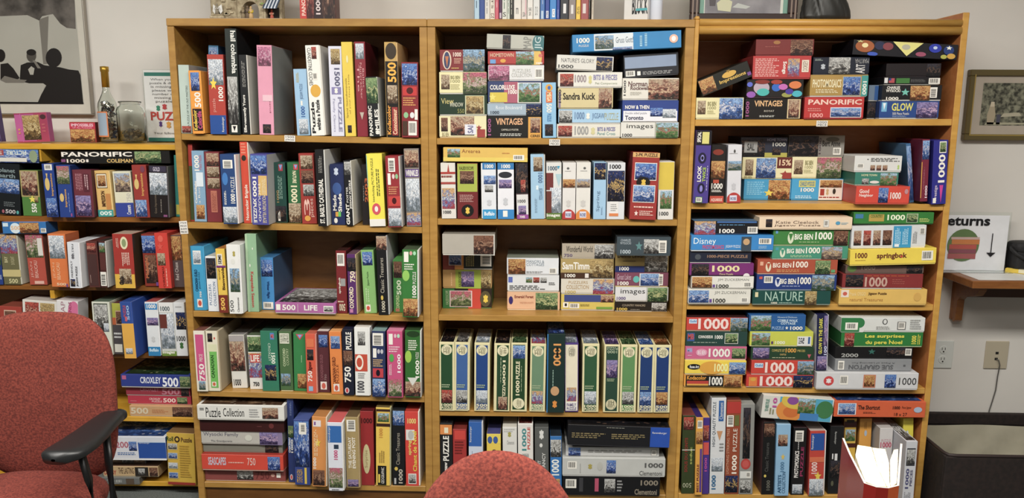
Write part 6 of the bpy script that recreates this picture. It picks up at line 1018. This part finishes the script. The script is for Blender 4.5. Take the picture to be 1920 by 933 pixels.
# black shoulder bag
LEA = noisy('black_nylon', '141416', '1e1e20', 120, .7, .3)
p = at(1897, 500, .25)
r = empty('black_bag', (p.x+.07, .265, dz+.0014)); tag(r, 'small black zipped bag standing on the desk at right edge', 'bag')
def sbox(bm, cx, cy_, cz, a, b_, c_, m, e=.35, n=20, k=14):
    sg = lambda v, p_: math.copysign(abs(v)**p_, v); base = len(bm.v); mi = bm.mi(m)
    for j in range(k+1):
        u = -math.pi/2+math.pi*j/k
        for i in range(n):
            t = 2*math.pi*i/n; bm.v.append((cx+a*sg(math.cos(u), e)*sg(math.cos(t), e), cy_+b_*sg(math.cos(u), e)*sg(math.sin(t), e), cz+c_*sg(math.sin(u), e)))
    for j in range(k):
        for i in range(n): q = base+j*n; bm.f.append((q+i, q+(i+1) % n, q+n+(i+1) % n, q+n+i)); bm.m.append(mi); bm.uv.append(None)
b = MB(); sbox(b, 0, 0, .05, .072, .04, .05, LEA); b.build('body', r, True)
b = MB(); sbox(b, -.004, -.002, .1, .072, .044, .022, LEA, .45); b.build('flap', r, True)
b = MB(); b.tube([(-.07, 0, .1), (-.082, -.02, .092), (-.07, -.038, .075), (-.03, -.046, .05), (.03, -.048, .03)], .007, LEA, 8); b.build('strap', r, True)
b = MB(); b.box(-.066, .1, -.12, -.055, 0, .006, card('5a3040'), c=.001); o = b.build('notebook'); o.location = (p.x+.09, .262, dz+.0014); tag(o, 'thin maroon notebook on the desk in front of black bag', 'notebook')
# sockets
def plate(px0, py0, px1, py1, label, dup):
    a, c_ = at(px0, py0, .325), at(px1, py1, .325); cx, cz = (a.x+c_.x)/2, (a.z+c_.z)/2
    r = empty('wall_outlet' if dup else 'phone_jack', (cx, .3295, cz)); tag(r, label, 'outlet' if dup else 'wall plate'); w_, h = (c_.x-a.x)/2, (a.z-c_.z)/2
    pm_ = plain('plate_white' if dup else 'plate_beige', 'd0d2cc' if dup else 'b8ae98', .4); b = MB(); b.box(-w_, w_, -.006, 0, -h, h, pm_, c=.002); b.build('plate', r)
    dk = plain('slot_dark', '1a1816', .6)
    if dup:
        for s in (.021, -.021):
            b = MB(); b.lathe([(0, 0), (.017, 0), (.016, .002), (0, .002)], (0, 0, 0), pm_); o = b.build('receptacle', r, False); o.rotation_euler.x = math.pi/2; o.location = (0, -.006, s)
            b = MB()
            for xx in (-.0065, .0055): b.box(xx-.001, xx+.001, -.0088, -.0078, s-.001, s+.009, dk, c=.0001)
            b.box(-.0028, .0028, -.0088, -.0078, s-.011, s-.005, dk, c=.001); b.build('slots', r)
    else:
        b = MB(); b.box(-.006, .006, -.0075, -.006, .004, .014, dk, c=.0003); b.box(-.007, .005, -.0075, -.006, -.021, -.011, dk, c=.0003); b.build('slots', r)
        b = MB(); b.tube([(-.002, -.006, -.016), (.004, -.016, -.018), (.012, -.014, -.04), (.012, -.008, -.09), (.012, -.006, -.15), (.004, -.005, -.2), (-.006, -.008, -.24), (-.004, -.01, -.32)], .0022, plain('grey_cord', '5a5854', .5), 8); b.build('cord', r, True)
plate(1751.5, 638, 1784, 690, 'white double power outlet on wall beside right bookcase', True)
plate(1850, 639, 1887, 691, 'beige phone jack plate with grey cord on the wall', False)
# canvas returns bin
DB = noisy('dark_brown_canvas', '1c1412', '271c19', 60, .85, .2); BG = noisy('beige_canvas', 'aca692', 'bab4a0', 8, .9, .3)
r = empty('returns_bin', (2.80, 0, FZ)); tag(r, 'dark brown canvas bin with beige lining, lower right corner', 'bin')
zr = .275-FZ; Yn, Yf, Xr = -.112, .3, .75
b = MB(); b.box(0, Xr, Yn, Yn+.012, 0, zr-.012, DB, c=.004); b.box(0, .012, Yn+.012, Yf, 0, zr-.012, DB, c=.003); b.box(Xr-.012, Xr, Yn+.012, Yf, 0, zr-.012, DB, c=.003); b.box(.012, Xr-.012, Yf-.012, Yf, 0, zr-.012, DB, c=.003); b.box(.012, Xr-.012, Yn+.012, Yf-.012, 0, .012, DB); b.build('outer_shell', r)
b = MB()
nx, nz = 28, 8
vs = []; fs = []
for j in range(nz+1):
    for i in range(nx+1):
        x = .014+(Xr-.028)*i/nx; z = zr-.045-(zr-.06)*j/nz; vs.append((x, Yf-.03-.007*math.sin(i*.9+j*.6)*math.sin(math.pi*j/nz)-.007*math.sin(i*.37), z))
for j in range(nz):
    for i in range(nx): q = j*(nx+1)+i; fs.append((q, q+1, q+nx+2, q+nx+1))
b.raw(vs, fs, BG); b.box(.0125, .0145, Yn+.014, Yf-.03, .014, zr-.03, BG); b.box(Xr-.0145, Xr-.0125, Yn+.014, Yf-.03, .014, zr-.03, BG); b.box(.014, Xr-.014, Yn+.0125, Yn+.0145, .014, zr-.03, BG); b.box(.014, Xr-.014, Yn+.014, Yf-.04, .013, .015, BG); b.build('lining', r, True)
b = MB(); b.box(.012, Xr-.012, Yf-.016, Yf+.004, zr-.05, zr, DB, c=.004); b.build('rear_rim_band', r)
b = MB(); b.tube([(.006, Yf-.01, zr-.008), (.006, Yn+.03, zr-.008), (.014, Yn+.008, zr-.008), (.04, Yn+.004, zr-.008), (Xr-.03, Yn+.004, zr-.008), (Xr-.006, Yn+.03, zr-.008), (Xr-.006, Yf-.01, zr-.008)], .006, plain('piping_dark', '2e2220', .6), 10); b.build('rim_piping', r, True)
# ------------------------------------------------------------------ chairs
FAB = noisy('red_speckled_fabric', '602620', '883e32', 190, .95, .35, 3); BLK = plain('black_arm_plastic', '1e1f20', .38); BLM = plain('black_metal', '0e0e0f', .4)
def pad(bm, a, b_, th, e, m, curve=0, rings=12, n=56, bulge=.35):
    """upright cushion in the xz plane with superellipse outline"""
    sg = lambda v, p_: math.copysign(abs(v)**p_, v); base = len(bm.v); mi = bm.mi(m); prof = []
    for k in range(rings+1):                                     # front centre -> rim -> back centre
        u = math.pi*k/rings; rr = math.sin(u)**.42 if 0 < k < rings else 0; prof.append((rr, -math.cos(u)*th*(1+bulge*(1-rr))))
    for rr, y in prof:
        for i in range(n):
            t = 2*math.pi*i/n; x = a*rr*sg(math.cos(t), e); z = b_*rr*sg(math.sin(t), e); bm.v.append((x, y-curve*(x/a)**2, z))
    for k in range(rings):
        for i in range(n): q = base+k*n; bm.f.append((q+i, q+(i+1) % n, q+n+(i+1) % n, q+n+i)); bm.m.append(mi); bm.uv.append(None)
def chair(label, loc, a, b_, e, zc, seat_y, arms, rz=0):
    r = empty('armchair', loc, rz); tag(r, label, 'chair')
    b = MB(); pad(b, a, b_, .032, e, FAB, .035); o = b.build('backrest', r, True); o.location = (0, 0, zc); o.rotation_euler.x = -.06
    b = MB(); pad(b, a*.88, b_*.88, .016, e, BLK, .035); o = b.build('back_shell', r, True); o.location = (0, .038, zc); o.rotation_euler.x = -.06
    b = MB(); pad(b, .215, .23, .045, .62, FAB, 0); o = b.build('seat', r, True); o.rotation_euler.x = math.pi/2; o.location = (0, seat_y, .445-FZ-.045)
    b = MB(); b.box(-.035, .035, .055, .068, .33, zc-.1, BLM, c=.004); b.box(-.035, .035, seat_y+.1, .068, .33, .345, BLM, c=.004); b.build('back_bar', r)
    b = MB(); b.box(-.1, .1, seat_y-.1, seat_y+.1, .345, .375, BLM, c=.006); b.build('seat_plate', r)
    b = MB(); b.tube([(0, seat_y, .07), (0, seat_y, .345)], .026, BLM, 16); b.build('gas_lift', r, True)
    for i in range(5):
        t = 2*math.pi*i/5+.3; l = MB(); l.tube([(.02*math.cos(t), seat_y+.02*math.sin(t), .095), (.27*math.cos(t), seat_y+.27*math.sin(t), .065)], [.022, .014], BLM, 10); lo = l.build('leg', r, True)
        w_ = MB(); w_.tube([(.27*math.cos(t)-.011*math.sin(t), seat_y+.27*math.sin(t)+.011*math.cos(t), .0255), (.27*math.cos(t)+.011*math.sin(t), seat_y+.27*math.sin(t)-.011*math.cos(t), .0255)], .025, BLM, 16); w_.tube([(.27*math.cos(t), seat_y+.27*math.sin(t), .03), (.27*math.cos(t), seat_y+.27*math.sin(t), .066)], .006, BLM, 8); w_.build('caster', lo, True)
    if arms:
        for s in (1, -1):
            b = MB(); zz_ = .619-FZ; n = 20; k = 16; base = 0; mi = b.mi(BLK)
            path = [(.206, -.02, .024, .0), (.212, -.06, .028, .006), (.218, -.12, .032, .008), (.220, -.18, .038, .004), (.217, -.235, .042, .0), (.213, -.275, .043, -.001), (.208, -.297, .038, -.002), (.205, -.312, .026, -.003), (.204, -.32, .004, -.004)]
            for x, y, hw, dz_ in path:
                for i in range(n):
                    t = 2*math.pi*i/n; sgx = math.copysign(abs(math.cos(t))**.7, math.cos(t)); sgz = math.copysign(abs(math.sin(t))**.7, math.sin(t)); b.v.append((s*(x-.006+1.3*hw*sgx), y, zz_-.014+dz_+.017*sgz*min(1, hw/.02)))
            for j in range(len(path)-1):
                for i in range(n): q = j*n; b.f.append((q+i, q+(i+1) % n, q+n+(i+1) % n, q+n+i)); b.m.append(mi); b.uv.append(None)
            b.f.append(tuple(range(n))); b.m.append(mi); b.uv.append(None)
            b.build('armrest', r, True)
            for y0, y1 in ((-.235, -.235), (-.125, -.15)):
                b = MB(); b.tube([(s*(.215 if y0 < -.2 else .226), y0, zz_-.022), (s*(.232 if y0 < -.2 else .24), y1, zz_-.11), (s*.246, y1, .43), (s*.225, y1, .392), (s*.1, y1, .362)], .0105, BLM, 12); b.build('arm_post', r, True)
chair('red speckled fabric office chair with black arms, at left edge', (-.112, -.65, FZ), .212, .252, .60, .65-FZ, -.235, True)
chair('red speckled fabric chair, only rounded backrest top visible, bottom centre', (1.236, -1.5, FZ), .172, .27, .92, .612-FZ, -.235, False, 0)
# ------------------------------------------------------------------ table and open book in the foreground
TOPM = wood('orange_table_wood', 'd08c48', 'dca05c', .3)
r = empty('table', (2.15, -1.72, FZ)); tag(r, 'orange wooden table, far edge just showing at bottom right', 'table')
tz = .74; b = MB(); b.box(-.455, .62, -.3, .345, tz-FZ-.03, tz-FZ, TOPM, c=.006); b.build('tabletop', r)
for x in (-.4, .56):
    for y in (-.26, .30):
        b = MB(); b.box(x-.025, x+.025, y-.025, y+.025, 0, tz-FZ-.0305, TOPM, c=.004); b.build('leg', r)
ZB = .95
pts = [atz(*q, ZB) for q in ((1579.3, 820), (1592, 850), (1620, 904.5), (1643, 912), (1666, 914), (1686, 909), (1689, 870), (1692, 831))]
ctr = Vector((pts[3].x, pts[3].y, tz+.0005))
r = empty('open_book', ctr); tag(r, 'open red hardcover book standing on table, pages fanned, bottom right', 'book')
RED = plain('red_book_cover', '7a1c18', .22); b = MB(); pl = [(p.x-ctr.x, p.y-ctr.y) for p in pts]; hb = ZB-tz-.001
def offs(pl, d):
    o = []
    for i, p in enumerate(pl):
        a = Vector(pl[max(i-1, 0)]); c_ = Vector(pl[min(i+1, len(pl)-1)]); t = (c_-a).normalized(); o.append((p[0]-t.y*d, p[1]+t.x*d))
    return o
inn_ = offs(pl, .003)
for i in range(len(pl)-1):
    a, c_, d, e = pl[i], pl[i+1], inn_[i+1], inn_[i]
    b.face([(a[0], a[1], 0), (c_[0], c_[1], 0), (c_[0], c_[1], hb), (a[0], a[1], hb)], RED); b.face([(e[0], e[1], 0), (e[0], e[1], hb), (d[0], d[1], hb), (d[0], d[1], 0)], plain('endpaper', 'c8c4bc', .6))
    b.face([(a[0], a[1], hb), (c_[0], c_[1], hb), (d[0], d[1], hb), (e[0], e[1], hb)], plain('cover_edge', 'b8b0a8', .5))
b.face([(pl[0][0], pl[0][1], 0), (pl[0][0], pl[0][1], hb), (inn_[0][0], inn_[0][1], hb), (inn_[0][0], inn_[0][1], 0)], RED)
b.build('cover', r)
PAG = noisy('book_pages', 'c4b898', 'e4dcc8', 120, .8)
def block(name, q):
    pp = [atz(*k_, ZB-.006) for k_ in q]; pp = [(v.x-ctr.x, v.y-ctr.y) for v in pp]; bb = MB(); h = hb-.006
    bb.face([(x, y, h) for x, y in pp], PAG)
    for i in range(len(pp)): a, c_ = pp[i], pp[(i+1) % len(pp)]; bb.face([(a[0], a[1], .003), (c_[0], c_[1], .003), (c_[0], c_[1], h), (a[0], a[1], h)], PAG)
    bb.build(name, r)
block('pages', [(1612, 875), (1604, 852), (1608, 833), (1634, 837), (1645, 875), (1662, 911), (1645, 910), (1623, 902)])
block('pages', [(1645.6, 875), (1635.5, 838), (1660, 841), (1667, 868), (1668, 900), (1669, 911), (1663, 911)])
block('pages', [(1669, 895), (1669, 862), (1676, 842), (1684, 841), (1683, 880), (1681, 905), (1670, 912)])
cv = MB()
for k in range(3):
    P_ = []
    for i in range(9):
        u = i/8; x = pl[0][0]+(pl[2][0]-pl[0][0])*u; y = pl[0][1]+(pl[2][1]-pl[0][1])*u; P_.append(Vector((x-.0006*1, y-.0012, hb*(.62-.12*k-.55*u+.12*u*u))))
    for i in range(8): d = Vector((0, 0, .0014)); cv.face([P_[i], P_[i+1], P_[i+1]+d, P_[i]+d], plain('cover_print', 'b09088', .5))
cv.build('cover_lines', r)
